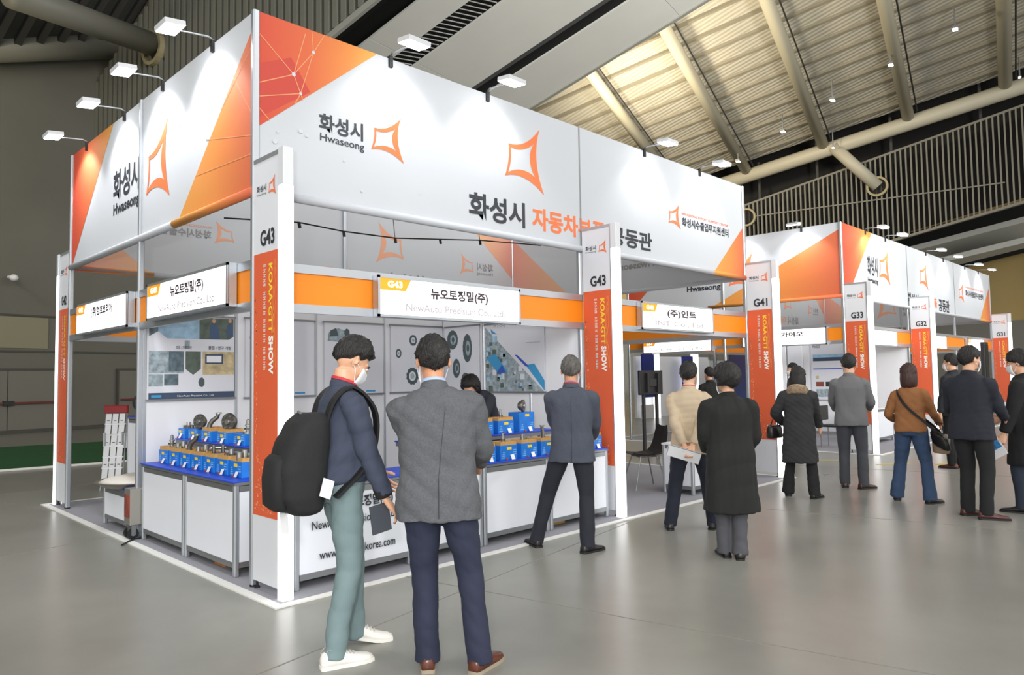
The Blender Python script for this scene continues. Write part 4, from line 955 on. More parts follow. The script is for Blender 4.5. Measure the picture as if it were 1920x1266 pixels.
# ---- another booth row seen through the opening: navy banners and lit strips
NAVY = mat('navy_banner_cloth', '#27358c', .6, var=.15, vscale=2); Y3 = 9.5
t3 = thing('navy_booth', (at(1265, 700, 'y', Y3)[0], Y3, 0), 'pale booth wall with navy panels seen through the open booth', 'booth')
def yq(u0, u1, v0, v1, y, d, nm, m_, par, z0=None):
    a, b_ = at(u0, v0, 'y', y), at(u1, v1, 'y', y); zz = b_[2] if z0 is None else z0
    MB().box(a[0], at(u1, v0, 'y', y)[0], y, y+d, zz, a[2]).build(nm, m_, par)
yq(1192, 1330, 668, 800, Y3+.4, .1, 'rear_wall', WHITE, t3, .0)
yq(1330, 1398, 676, 800, Y3+.4, .1, 'rear_wall', mat('grey_rear_wall', '#b9bcc0', .6), t3, .0)
yq(1204, 1226, 664, 760, Y3, .06, 'navy_panel', NAVY, t3, .75); yq(1204, 1226, 760, 790, Y3, .06, 'lower_panel', WHITE, t3, .0)
yq(1280, 1299, 668, 760, Y3, .06, 'navy_panel', NAVY, t3, .75)
yq(1227, 1236, 660, 800, Y3, .1, 'lit_strip', LIT_COL, t3, .0); yq(1299, 1309, 660, 800, Y3, .1, 'lit_strip', LIT_COL, t3, .0)
yq(1332, 1376, 664, 674, Y3+.3, .06, 'dark_beam', mat('dim_beam', '#77756a', .6), t3)
t4 = thing('navy_display', (at(1385, 700, 'y', Y3-1.2)[0], Y3-1.2, 0), 'dark blue and violet display panel behind the woman in the black coat', 'display panel')
yq(1368, 1402, 652, 760, Y3-1.2, .06, 'panel', grad('violet_blue_print', [(0, '#35548c'), (.5, '#3b3f78'), (1, '#463a66')], 2), t4, 0.0)
a_ = at(1342, 668, 'y', Y3-.6); t5 = thing('aluminium_post', (a_[0], Y3-.6, 0), 'thin aluminium post seen between the visitors in the open booth', 'post')
MB().cbox(a_[0]-.03, a_[0]+.03, Y3-.63, Y3-.57, 0.02, a_[2]+.3, .01).build('profile', ALU, t5)
MB().box(a_[0]-.06, a_[0]+.06, Y3-.66, Y3-.54, 0, .02).build('foot_plate', ALU, t5)

# ---- far island interior: counters, yellow tape on the floor, black display
counter('display_counter', X2+2.2, X2+3.2, .2, .7, .75, 'grey counter in the far island beside the grey suit', blue=False)
counter('display_counter', X2+4.1, X2+5.2, -.1, .45, .78, 'counter with small lettering right of the near column of the far island', blue=False)
t = thing('folding_chair', (X2+.9, .6, .0), 'thin metal chair in the far island beside the woman in the parka', 'chair')
MB().cbox(X2+.68, X2+1.12, .4, .84, .42, .46, .02).build('seat', DARK, t)
MB().cbox(X2+.68, X2+1.12, .80, .84, .55, .85, .02).build('backrest', DARK, t)
for xx in (X2+.71, X2+1.09):
    for yy in (.43, .81): MB().tube([(xx, yy, .44), (xx, yy, .0085)], .011, 6).build('leg', ALU_D, t)
for i, (x, y, lx, rz) in enumerate(((10.42, -.15, .28, -52), (10.5, -1.2, .32, -36), (10.85, -1.75, .22, -20))):
    t = thing('yellow_floor_tape', (x, y, 0), ['yellow tape on the floor between the woman in the parka and the grey suit', 'yellow tape on the floor left of the woman in jeans', 'short yellow tape on the floor behind the woman in jeans'][i], 'floor tape', rz=math.radians(rz))
    MB().box(-lx, lx, -.04, .04, 0.0005, .003).build('strip', mat('yellow_tape', '#d9c34a', .6), t, world=False)
pB_ = at(1845, 642, 'y', -1.4)
t = thing('black_display', (pB_[0], -1.4, 0), 'tall narrow black display behind the navy-suited man', 'display panel')
MB().cbox(pB_[0]-.17, pB_[0]+.17, -1.44, -1.36, .03, pB_[2], .015).build('panel', BLACK, t); MB().cbox(pB_[0]-.24, pB_[0]+.24, -1.6, -1.2, 0, .03, .01).build('base', DARK, t)
MB().box(pB_[0]-.14, pB_[0]+.14, -1.446, -1.44, .3, pB_[2]-.05).build('screen_face', mat('dark_glass', '#0f1013', .15), t)

# ================================================================== PEOPLE
def unit(v): v = np.asarray(v, float); return v/(np.linalg.norm(v)+1e-9)
def remeshed(mb, vox, smooth=4):
    me = mb.mesh('form'); bm = bmesh.new(); bm.from_mesh(me); bmesh.ops.recalc_face_normals(bm, faces=bm.faces); bm.to_mesh(me); bm.free()
    o = bpy.data.objects.new('form', me)
    m = o.modifiers.new('r', 'REMESH'); m.mode = 'VOXEL'; m.voxel_size = vox
    s = o.modifiers.new('s', 'SMOOTH'); s.factor = .5; s.iterations = smooth
    r = evaluated(o); bpy.data.objects.remove(o); bpy.data.meshes.remove(me); return r
def arr(me):
    v = np.zeros(len(me.vertices)*3); me.vertices.foreach_get('co', v); n = np.zeros(len(me.vertices)*3); me.vertices.foreach_get('normal', n)
    return v.reshape(-1, 3), n.reshape(-1, 3)
def wrinkle(me, amp, seed, freq=1.0, vert=.5):
    """soft cloth folds pushed along the normals"""
    v, n = arr(me); r = np.random.default_rng(seed); d = np.zeros(len(v)); q = v.copy()
    q += .03*np.sin(v[:, [1, 2, 0]]*9+r.uniform(0, 6, 3))
    for k in range(7):
        dr = r.normal(size=3); dr[2] *= vert; dr = dr/np.linalg.norm(dr); f = freq*(14+10*k*.8)
        s = np.sin(q@dr*f+r.uniform(0, 6.28)); d += (np.abs(s)*2-1.2 if k % 2 else s)/(1+.45*k)
    me.vertices.foreach_set('co', (v+n*(amp*d*.55)[:, None]).ravel()); me.update()
def put(me, name, m, parent, label=None):
    me.polygons.foreach_set('use_smooth', [True]*len(me.polygons)); me.materials.clear(); me.materials.append(m); me.name = name
    o = bpy.data.objects.new(name, me); COL.objects.link(o); o.parent = parent
    if label: o['label'] = label
    return o
def ering(c, X, Y, rx, ryf, ryb=None, n=20, ex=2.0):
    """ring round c in the plane of X (right) and Y (forward), front and back depths apart"""
    ryb = ryf if ryb is None else ryb; out = []
    for k in range(n):
        a = 2*math.pi*k/n; ca, sa = math.cos(a), math.sin(a)
        x = math.copysign(abs(ca)**(2/ex), ca)*rx; y = math.copysign(abs(sa)**(2/ex), sa)*(ryf if sa > 0 else ryb)
        out.append(np.asarray(c)+X*x+Y*y)
    return out
def limb(mb, pts, rad, n=14, sub=4, flat=1.0):
    """tapering limb: a smoothed path through the joints"""
    pts = [np.asarray(p, float) for p in pts]; P = []; R = []
    for i in range(len(pts)-1):
        p0 = pts[max(i-1, 0)]; p1 = pts[i]; p2 = pts[i+1]; p3 = pts[min(i+2, len(pts)-1)]
        for k in range(sub):
            t = k/sub; m1, m2 = (p2-p0)*.32, (p3-p1)*.32
            h = (2*t**3-3*t**2+1)*p1+(t**3-2*t**2+t)*m1+(-2*t**3+3*t**2)*p2+(t**3-t**2)*m2
            P.append(h); R.append(rad[i]*(1-t)+rad[i+1]*t)
    P.append(pts[-1]); R.append(rad[-1]); return mb.tube(P, R, n)
def ik(a, b, l1, l2, pole):
    a, b = np.asarray(a, float), np.asarray(b, float); d = b-a; L = np.linalg.norm(d); L2 = min(L, (l1+l2)*.999); d = d/L; b = a+d*L2
    x = (l1*l1-l2*l2+L2*L2)/(2*L2); h = math.sqrt(max(l1*l1-x*x, 0)); p = np.asarray(pole, float); p = unit(p-d*(p@d)); return a+d*x+p*h, b
def hand(mb, W, d, nrm, side, s=1.0, curl=.35, spread=.10, thumb=.5):
    """palm, four jointed fingers of unequal length and a thumb from the side of the palm; nrm is where the palm looks"""
    d = unit(d); nrm = unit(np.asarray(nrm)-d*(np.asarray(nrm)@d)); t = np.cross(d, nrm)*side
    P = lambda a, b, c: W+(d*a+t*b+nrm*c)*s
    rings = []
    for a, w, h in ((-.03, .024, .019), (.0, .026, .019), (.03, .036, .018), (.06, .041, .016), (.088, .040, .013), (.098, .036, .008)):
        rings.append(ering(P(a, 0, 0), t, nrm, w*s, h*s, h*.8*s, 14, 2.6))
    mb.loft(rings)
    for off, L, r, k in ((.030, .072, .0088, 0), (.010, .080, .0092, 1), (-.010, .075, .0088, 2), (-.028, .060, .0076, 3)):
        p = P(.084, off, .001); dd = unit(d+t*(off*spread*16)); pts = [p-dd*.014*s]; rr = [r*s]; c = 0
        pts.append(p+dd*.004*s); rr.append(r*1.05*s)
        for seg, (f, cc) in enumerate(((.46, .8), (.30, 1.1), (.24, .8))):
            c += curl*cc*(1+.12*k); v = dd*math.cos(c)+nrm*math.sin(c); pts.append(pts[-1]+v*L*f*s); rr.append(r*(1-.11*(seg+1))*s)
        mb.tube(pts, rr, 8)
    p = P(.022, .026, .006); v1 = unit(d*.62+t*.72+nrm*.22*thumb); v2 = unit(d*.85+t*.38+nrm*.45*thumb); v3 = unit(d*.9+t*.15+nrm*.6*thumb)
    mb.tube([p-v1*.02*s, p, p+v1*.038*s, p+v1*.038*s+v2*.03*s, p+v1*.038*s+v2*.03*s+v3*.022*s], [.013*s, .013*s, .0108*s, .0098*s, .0075*s], 8)
def finish_ears(mb, T, k):
    for sx in (-1, 1):
        pts = []
        for i in range(9):
            a = -1.9+3.8*i/8; pts.append(T((sx*(.082+.010*math.cos(a)**2), -.012-.020*math.cos(a)*.9, .098+.031*math.sin(a))))
        mb.tube(pts, [.0045*k]*9, 6); rings = []
        mb.tube([T((sx*.073, -.008, .098)), T((sx*.084, -.018, .10))], [.019*k, .020*k], 10)
SKIN = mat('light_skin', '#dcab8c', .5, var=.05, vscale=30); SKIN2 = mat('tan_skin', '#c98f6c', .5, var=.05, vscale=30)
HAIRB = mat('black_hair', '#1c1a19', .42, bump=.6, bscale=220, stretch=(1, 1, .15)); HAIRG = mat('grey_hair', '#5c5956', .5, var=.45, vscale=60, bump=.6, bscale=200, stretch=(1, 1, .2)); HAIRR = mat('brown_hair', '#3a201a', .42, bump=.5, bscale=160, stretch=(1, 1, .1))
MASKM = mat('white_face_mask', '#eef1f6', .75); EYEW = mat('eye_white', '#e8e4df', .3); EYED = mat('eye_dark', '#1a1512', .2)
def cloth(nm, c, **k):
    a = dict(rough=.85, var=.05, vscale=5, bump=.25, bscale=350); a.update(k); return mat(nm, c, **a)
def person(base, face, Hh, label, top, legs, shoes, skin=SKIN, hair=HAIRB, hairstyle='short', lean=0.0, side=0.0, hip_shift=(0, 0), feet=None, hands=None, head=(0, 0, 0), topkind='jacket', hem=.80, mask=True, collar=None, lanyard=None, vox=.010, soleM=None, width=1.0, leg_r=1.0, hem_r=1.0, poles=None, seed=1, fold=.006, palm=None, curl=.4, extra_yaw=0.0, hide_body=False, jaw_turn=0, cuff=None, zoff=0.0):
    """face: heading in degrees from straight away from the camera, clockwise (90 = towards the right of the picture)"""
    k = Hh/1.74; v = ground_dir(base); r_ = np.array([v[1], -v[0]]); a = math.radians(face); dxy = v*math.cos(a)+r_*math.sin(a)
    rz = math.atan2(-dxy[0], dxy[1])
    t = thing('person', (base[0], base[1], zoff), label, 'person', None, rz)
    X0, Y0, Z0 = np.array([1., 0, 0]), np.array([0, 1., 0]), np.array([0, 0, 1.])
    feet = feet or {'L': (-.10, .0, 8, 0), 'R': (.10, .0, -8, 0)}
    hands = hands or {'L': (-.26, .05, .80), 'R': (.26, .05, .80)}; poles = poles or {}
    pel = np.array([hip_shift[0], hip_shift[1], .945])
    # spine
    sp = [pel]; ds = []; segs = (.09, .12, .145, .125, .05); tot = 0
    for i, L in enumerate(segs):
        tot += (.08, .2, .3, .25, .17)[i]; la = lean*tot; sa = side*tot
        d = np.array([math.sin(sa), math.sin(la), math.cos(la)*math.cos(sa)]); d /= np.linalg.norm(d); ds.append(d); sp.append(sp[-1]+d*L)
    fr = []
    for i in range(6):
        d = ds[min(i, 4)] if i < 5 else ds[4]; Y = unit(Y0-d*(Y0@d)); fr.append((np.cross(Y, d), Y, d))
    S = lambda i, f=0, u=0, x=0: sp[i]+fr[i][0]*x+fr[i][1]*f+fr[i][2]*u
    sh = {sd: S(4, -.01, -.055, sg*.170*width) for sd, sg in (('L', -1), ('R', 1))}
    hp = {sd: pel+np.array([sg*.088, 0, -.045]) for sd, sg in (('L', -1), ('R', 1))}
    el, wr, kn, an = {}, {}, {}, {}
    for sd, sg in (('L', -1), ('R', 1)):
        h = np.array(hands[sd], float); po = poles.get(sd, (sg*.5, -.8, -.3)); el[sd], wr[sd] = ik(sh[sd], h, .285, .255, po)
        fx, fy, fyaw, lift = feet[sd]; an[sd] = np.array([fx, fy, .085+.0024*lift]); LL = np.linalg.norm(an[sd]-hp[sd])*1.006; kn[sd], an[sd] = ik(hp[sd], an[sd], LL*.51, LL*.49, np.array([math.sin(math.radians(-fyaw))*.4, 1, 0.1]))
    K = lambda p: np.asarray(p, float)*k
    # --- head frame
    hy, hpch, hr = [math.radians(q) for q in head]
    O = S(5, .018, .025); R3 = np.array(Matrix.Rotation(-hy, 3, 'Z') @ Matrix.Rotation(-hpch, 3, 'X') @ Matrix.Rotation(hr, 3, 'Y'))
    PV = np.array([0, -.02, .05]); T = lambda p: K(O+PV+R3@(np.asarray(p, float)-PV))
    def TE(mb, c, r, n=16, m=12):
        e = MB().ell(c, r, n, m); mb.add([T(p) for p in e.v], e.f)
    # --- body: one continuous surface
    mb = MB()
    rings = []
    for i, f, u, w_, df, db in ((0, 0, -.09, .135, .095, .11), (0, 0, 0, .160, .10, .115), (1, 0, .0, .148, .10, .10), (2, 0, 0, .145, .10, .095), (3, 0, 0, .160, .11, .10), (4, 0, -.085, .150, .088, .086), (4, 0, -.03, .10, .07, .07), (5, 0, -.02, .058, .056, .058)):
        rings.append(ering(K(S(i, f, u)), fr[i][0], fr[i][1], w_*k*width, df*k, db*k, 18, 2.3))
    mb.loft(rings)
    for sd, sg in (('L', -1), ('R', 1)):
        limb(mb, [K(sh[sd]+np.array([-sg*.06, 0, -.03])), K(sh[sd]+np.array([-sg*.01, 0, -.028])), K(el[sd]), K(wr[sd])], [.034*k, .038*k, .036*k, .026*k])
        limb(mb, [K(hp[sd]), K(kn[sd]), K(an[sd])], [.085*k, .055*k, .038*k])
        ft = an[sd]*np.array([1, 1, 0]); mb.tube([K(ft+np.array([0, 0, .10])), K(ft+np.array([0, 0, .055])), K(ft+np.array([math.sin(math.radians(-feet[sd][2]))*.06, math.cos(math.radians(feet[sd][2]))*.06, .032]))], [.03*k, .024*k, .014*k], 10)
    nk = R3@(np.array([0, -.015, .05])-PV)+PV+O
    limb(mb, [K(S(4, 0, .03)), K(S(5, -.004, .0)), K(nk)], [.064*k, .056*k, .055*k])
    TE(mb, (0, -.014, .135), (.075, .095, .097)); TE(mb, (0, .026, .085), (.061, .064, .084)); TE(mb, (0, .030, .030), (.050, .052, .034)); TE(mb, (0, .098, .082), (.012, .016, .022)); TE(mb, (0, .096, .100), (.008, .012, .03)); TE(mb, (0, .068, .126), (.052, .022, .014)); TE(mb, (0, .082, .047), (.024, .014, .010))
    for sx in (-1, 1): TE(mb, (sx*.036, .058, .078), (.022, .026, .026))
    finish_ears(mb, T, k)
    me = remeshed(mb, min(vox, .009)*.9, 2)
    hm = MB()
    for sd, sg in (('L', -1), ('R', 1)):
        d = unit(wr[sd]-el[sd]); pn = (palm or {}).get(sd, np.array([-sg*.9, .2, 0.0]))
        hd = (palm or {}).get(sd+'d', None); dd = d if hd is None else unit(np.asarray(hd, float))
        hand(hm, K(wr[sd]+d*.01), dd, pn, sg if True else 1, k*1.02, curl if not isinstance(curl, dict) else curl[sd])
    bm = bmesh.new(); bm.from_mesh(me); hmesh = hm.mesh('hands'); bm.from_mesh(hmesh); bmesh.ops.recalc_face_normals(bm, faces=bm.faces); bm.to_mesh(me); bm.free(); bpy.data.meshes.remove(hmesh)
    put(me, 'body', skin, t)
    # eyes and brows
    m = MB()
    for sx in (-1, 1): e = MB().ell((sx*.030, .083, .108), (.013, .008, .007), 10, 6); m.add([T(p) for p in e.v], e.f)
    eo = m.build('eyes', EYEW, t, world=False, smooth=True)
    m = MB()
    for sx in (-1, 1): e = MB().ell((sx*.030, .0895, .108), (.006, .003, .006), 8, 5); m.add([T(p) for p in e.v], e.f)
    m.build('irises', EYED, eo, world=False, smooth=True)
    m = MB()
    for sx in (-1, 1): m.tube([T((sx*.014, .094, .125)), T((sx*.03, .091, .131)), T((sx*.048, .078, .126))], [.003*k, .0045*k, .002*k], 6)
    m.build('eyebrows', hair, t, world=False, smooth=True)
    # --- hair
    N, Mm = 56, 30; vs = []; rr = np.random.default_rng(seed)
    ph = rr.uniform(0, 6.28, 12)
    def cranium(d):   # distance from the skull centre to the outside of the head
        out = 0
        for c, r in (((0, -.014, .135), (.075, .095, .097)), ((0, .026, .085), (.061, .064, .084))):
            q = np.array([0, -.014, .130])-np.array(c); A = sum((d[i]/r[i])**2 for i in range(3)); B_ = sum(q[i]*d[i]/r[i]**2 for i in range(3)); Cc = sum((q[i]/r[i])**2 for i in range(3))-1
            D = B_*B_-A*Cc
            if D > 0: out = max(out, (-B_+math.sqrt(D))/A)
        return out
    for i in range(Mm+1):
        el_ = -math.pi/2+math.pi*i/Mm
        for j in range(N):
            az = 2*math.pi*j/N; d = np.array([math.sin(az)*math.cos(el_), math.cos(az)*math.cos(el_), math.sin(el_)])
            R_ = cranium(d); p = np.array([0, -.014, .130])+d*R_
            fa = abs(az if az < math.pi else az-2*math.pi)/math.pi   # 0 front .. 1 back
            if hairstyle == 'bowl': line = np.interp(fa, [0, .22, .33, .45, .6, 1], [.135, .130, .118, .112, .07, .045])
            elif hairstyle == 'fade': line = np.interp(fa, [0, .25, .38, .5, .6, 1], [.165, .158, .120, .138, .100, .062])
            else: line = np.interp(fa, [0, .25, .36, .48, .56, 1], [.170, .160, .110, .128, .075, .040])
            thick = {'short': .018, 'fade': .026, 'bowl': .028, 'volume': .034, 'bob': .026}.get(hairstyle, .02)
            top_ = np.interp(p[2], [.10, .2], [.45 if hairstyle == 'fade' else .7, 1.0])
            s_ = np.clip((p[2]-line)/.014, -1, 1)
            n_ = .0030*math.sin(az*23+ph[0]+3*el_)+.0028*math.sin(az*37+ph[1]-5*el_)+.004*math.sin(az*5+ph[2]+4*el_)+.003*math.sin(el_*17+ph[3]+az*9)
            off = thick*top_*(.5+.5*s_)+(-.014)*(.5-.5*s_)+n_*max(s_, 0)
            if hairstyle == 'volume' and s_ > 0: off += .012*max(0, d[1]*-1)+.006
            q = p+d*off
            vs.append(T(q))
    fs = [(i*N+j, i*N+(j+1) % N, (i+1)*N+(j+1) % N, (i+1)*N+j) for i in range(Mm) for j in range(N)]
    hb = MB().add(vs, fs)
    ho = hb.build('hair', hair, t, world=False, smooth=True)
    if hairstyle in ('bob', 'volume', 'long'):
        low = {'bob': -.075, 'volume': .02, 'long': -.05}[hairstyle]; rings = []
        for z, w_, db in ((.195, .066, .088), (.16, .088, .114), (.11, .099, .122), (.05, .102, .122), (.0, .099, .117), (-.04, .090, .106), (-.064, .074, .088), (-.074, .05, .06)):
            if z < low-.001: continue
            ring = []
            for j in range(48):
                az = 2*math.pi*j/48; ca, sa = math.cos(az), math.sin(az); y = ca*(.075 if ca > 0 else db)-.012; x = sa*w_
                if ca > .25: y = min(y, .03+.0*ca); 
                if ca > .55: x *= .55; y = -.01
                w2 = .003*math.sin(az*19+ph[4])+.002*math.sin(az*31+ph[5])
                ring.append(T((x*(1+w2*10), y*(1+w2*6), z+.006*math.sin(az*7+ph[6])*(z < low+.03))))
            rings.append(ring)
        MB().loft(rings).build('hair_fall', hair, ho, world=False, smooth=True)
    if mask:
        rows = []
        for i in range(9):
            w_ = i/8; z = .088-.100*w_; ring = []
            for j in range(15):
                a_ = (-1+2*j/14)*1.30; nose = math.exp(-(a_/.38)**2)
                rx = .068-.004*abs(w_-.4); y = .028+(.072+.026*nose*(1-abs(w_-.30)*1.3))*math.cos(a_*.92); y -= .020*max(0, w_-.65)/.35
                zz = z+.012*(abs(a_)/1.3)**2*(.5-w_)*1.6
                ring.append(T((rx*math.sin(a_)*(1.02-.12*max(0, w_-.7)), y, zz)))
            rows.append(ring)
        mo = MB().loft(rows, cap=False, closed=False).build('face_mask', MASKM, t, world=False, smooth=True); md = mo.modifiers.new('thick', 'SOLIDIFY'); md.thickness = .004
        m = MB()
        for sx in (-1, 1):
            for z0 in (.080, .008): m.tube([T((sx*.066, .046, z0)), T((sx*.082, .01, z0+(.10-z0)*.6)), T((sx*.086, -.024, .112 if z0 > .05 else .082))], .0018*k, 5)
        m.build('ear_loops', MASKM, mo, world=False)
    # --- trousers
    if legs is not None:
        mb = MB(); rings = []
        for u, w_, df, db in ((-.11, .12, .10, .115), (-.06, .172, .118, .135), (.0, .178, .118, .132), (.06, .150, .098, .102), (.10, .140, .09, .09)):
            rings.append(ering(K(pel+np.array([0, 0, u])), X0, Y0, w_*k*width, df*k, db*k, 20, 2.4))
        mb.loft(rings)
        for sd, sg in (('L', -1), ('R', 1)):
            foot = np.array([an[sd][0], an[sd][1]-.004, .040]); top_ = hp[sd]+np.array([0, 0, .02])
            limb(mb, [K(top_), K(hp[sd]*.55+kn[sd]*.45), K(kn[sd]), K(kn[sd]*.45+foot*.55+np.array([0, -.012, 0])), K(foot)], [.098*k*leg_r, .090*k*leg_r, .070*k*leg_r, .066*k*leg_r*(1+hem_r)/2, .064*k*leg_r*hem_r], 18)
        me = remeshed(mb, vox, 5); wrinkle(me, fold*1.0, seed+5, .9, .9); put(me, 'trousers', legs, t)
    # --- upper garment with sleeves
    mb = MB(); rings = []
    coat = topkind in ('coat',); sw = topkind == 'sweater'
    zh = hem-.945
    prof = []
    if coat:
        for u, w_, df, db in ((zh, .245, .19, .19), (zh*.75, .235, .18, .18), (zh*.45, .222, .165, .17), (-.04, .212, .15, .16)): prof.append((0, u, w_, df, db))
        prof += [(1, 0, .196, .14, .14), (2, 0, .192, .14, .135), (3, 0, .200, .142, .138), (4, -.085, .206, .132, .128), (4, -.045, .188, .116, .116), (4, -.01, .15, .096, .10), (4, .025, .104, .08, .085), (5, -.015, .078, .074, .076)]
    elif sw:
        prof = [(0, zh, .186, .136, .146), (0, zh+.02, .196, .144, .154), (1, 0, .182, .130, .132), (2, 0, .176, .128, .12), (3, 0, .182, .132, .12), (4, -.085, .188, .12, .114), (4, -.045, .172, .105, .104), (4, -.01, .135, .088, .092), (4, .025, .092, .073, .078), (5, -.025, .069, .066, .07)]
    else:
        prof = [(0, zh, .212, .158, .155), (0, zh*.5, .203, .146, .150), (0, .03, .192, .135, .135), (1, .02, .184, .13, .125), (2, 0, .184, .134, .126), (3, 0, .196, .142, .132), (4, -.085, .204, .128, .122), (4, -.045, .186, .112, .112), (4, -.01, .145, .092, .098), (4, .025, .098, .076, .082), (5, -.02, .072, .068, .072)]
    for i, u, w_, df, db in prof: rings.append(ering(K(S(i, 0, 0)+(fr[i][2] if i else np.array([0, 0, 1.]))*u), fr[i][0], fr[i][1] , w_*k*width, df*k, db*k, 24, 2.5))
    mb.loft(rings)
    fat = 1.15 if coat else (.95 if sw else 1.0)
    for sd, sg in (('L', -1), ('R', 1)):
        d = unit(wr[sd]-el[sd]); e = el[sd]; w_ = wr[sd]-d*.012; s0 = sh[sd]+np.array([sg*.006, 0, -.016])
        limb(mb, [K(sh[sd]+np.array([-sg*.06, 0, -.02])), K(s0), K(s0*.5+e*.5), K(e), K(e*.5+w_*.5), K(w_)], [.066*k*fat, .073*k*fat, .066*k*fat, .060*k*fat, .053*k*fat, .044*k*fat], 16)
    me = remeshed(mb, vox, 4); wrinkle(me, fold*1.45, seed, 1.0, .8)
    tp = put(me, {'jacket': 'jacket', 'coat': 'coat', 'sweater': 'sweater'}[topkind], top, t)
    if cuff:
        for sd in ('L', 'R'):
            d = unit(wr[sd]-el[sd]); MB().tube([K(wr[sd]-d*.07), K(wr[sd]-d*.06), K(wr[sd]-d*.01), K(wr[sd]+d*.0)], [.043*k, .047*k, .047*k, .040*k], 14).build('cuff', cuff, tp, world=False, smooth=True)
    # collars
    def neckring(nm, m_, r0, r1, h0, h1, par, tilt=.02):
        rs = []
        for rr_, hh in ((r0, h0), (r0*.985, (h0+h1)/2), (r1, h1), (r1-.007, h1), (r0-.010, h0)):
            rs.append(ering(K(S(5, .002, hh)), fr[5][0], unit(fr[5][1]+fr[5][2]*-.25), rr_*k, rr_*k*1.02, rr_*k*1.05, 20))
        rs.append(rs[0]); return MB().loft(rs, cap=False).build(nm, m_, par, world=False, smooth=True)
    neckring('collar', top, *((.080, .070, -.045, .008) if topkind != 'sweater' else (.078, .067, -.05, .004)), tp)
    if collar: neckring('shirt_collar', collar, .068, .063, -.02, .026, t)
    if lanyard: neckring('lanyard', lanyard, .073, .070, -.004, .012, t)
    # --- shoes
    if shoes is not None:
        for sd, sg in (('L', -1), ('R', 1)):
            fx, fy, fyaw, lift = feet[sd]; A = an[sd].copy(); fw = np.array([math.sin(math.radians(-fyaw)), math.cos(math.radians(-fyaw)), 0]); rt = np.array([fw[1], -fw[0], 0]); la = math.radians(lift)
            toe = A*np.array([1, 1, 0])+fw*.19
            def FP(yy, xx, zz):
                # heel lift turns the foot about the ball
                py = yy-.12; y2 = .12+py*math.cos(la)+0*zz; z2 = zz-py*math.sin(la) if py < 0 else zz
                return K(A*np.array([1, 1, 0])+fw*(y2-.0)+rt*xx+np.array([0, 0, max(z2, 0)]))
            up = []; so = []
            for yy, w_, hh in ((-.075, .024, .055), (-.066, .033, .078), (-.03, .036, .092), (.02, .038, .088), (.06, .041, .070), (.10, .045, .055), (.14, .045, .047), (.175, .038, .040), (.198, .022, .030)):
                up.append([FP(yy, w_*x, .016+(hh-.016)*z) for x, z in ((-1, 0), (-1, .35), (-.86, .72), (-.5, .95), (0, 1), (.5, .95), (.86, .72), (1, .35), (1, 0))])
                so.append([FP(yy*1.03, (w_+.004)*x, z) for x, z in ((-1, .0), (-1, .018), (0, .019), (1, .018), (1, .0))])
            so_ = MB().loft(up).build('shoe', shoes, t, world=False, smooth=True)
            if soleM is WSOLE if 'WSOLE' in globals() else False:
                for yy in (.035, .055, .075, .095): MB().tube([FP(yy, -.028, .072-.25*(yy-.035)), FP(yy+.004, 0, .088-.42*(yy-.035)), FP(yy, .028, .072-.25*(yy-.035))], .0035*k, 6).build('lace', mat('lace_grey', '#c9c8c4', .7), so_, world=False)
                MB().loft([[FP(-.07, w_*.9, .07), FP(-.045, w_*1.05, .098), FP(-.01, w_*1.2, .10), FP(.02, w_*1.1, .095), FP(.02, -w_*1.1, .095), FP(-.01, -w_*1.2, .10), FP(-.045, -w_*1.05, .098), FP(-.07, -w_*.9, .07)] for w_ in (.030, .034)], cap=False).build('ankle_rim', shoes, so_, world=False)
            MB().loft(so).build('sole', soleM or BLACK, so_, world=False, auto=50)
    def W2(p):   # local point (in 1.74 m units) -> world
        p = K(p); c, s_ = math.cos(rz), math.sin(rz); return np.array([base[0]+c*p[0]-s_*p[1], base[1]+s_*p[0]+c*p[1], p[2]+zoff])
    return dict(t=t, top=tp, sh=sh, el=el, wr=wr, S=S, K=K, k=k, T=T, W2=W2, fr=fr, pel=pel, rz=rz)
WH = mat('white_shirt', '#e6e9ee', .8); BLUES = mat('pale_blue_shirt', '#a9bfe0', .8); RED = mat('red_lanyard_cloth', '#c2303a', .7); BLK = cloth('black_wool', '#1b1c1c'); BLK2 = cloth('black_trouser_cloth', '#16171a', bump=.1)
WSOLE = mat('white_rubber', '#e9e7e0', .6); BROWNS = mat('brown_leather', '#5a2f22', .3); BLKS = mat('black_leather', '#191919', .32)
# 1 the man with the backpack
p1 = person((-.27, -1.665), 68, 1.80, 'person with black backpack, navy sweatshirt, teal trousers and white sneakers, head bowed', cloth('navy_sweat_cloth', '#3b4254', bump=.15), cloth('teal_trouser_cloth', '#74888b', bump=.15, var=.08), mat('white_sneaker', '#e8e6e0', .6), hairstyle='fade', lean=.10, head=(0, 34, 0), hip_shift=(0, -.02),
            feet={'R': (.13, -.10, -6, 0), 'L': (-.13, .13, -22, 12)}, hands={'R': (.235, .16, .80), 'L': (-.14, .24, .93)}, topkind='sweater', hem=.93, vox=.0075, soleM=WSOLE, width=.93, leg_r=.92, hem_r=.95, seed=3, fold=.006, lanyard=RED, poles={'R': (.15, -1, 0), 'L': (-.2, -1, -.2)}, palm={'R': (-.35, -.9, .1), 'Rd': (-.05, .62, -.78)}, curl=.32, cuff=BLK)
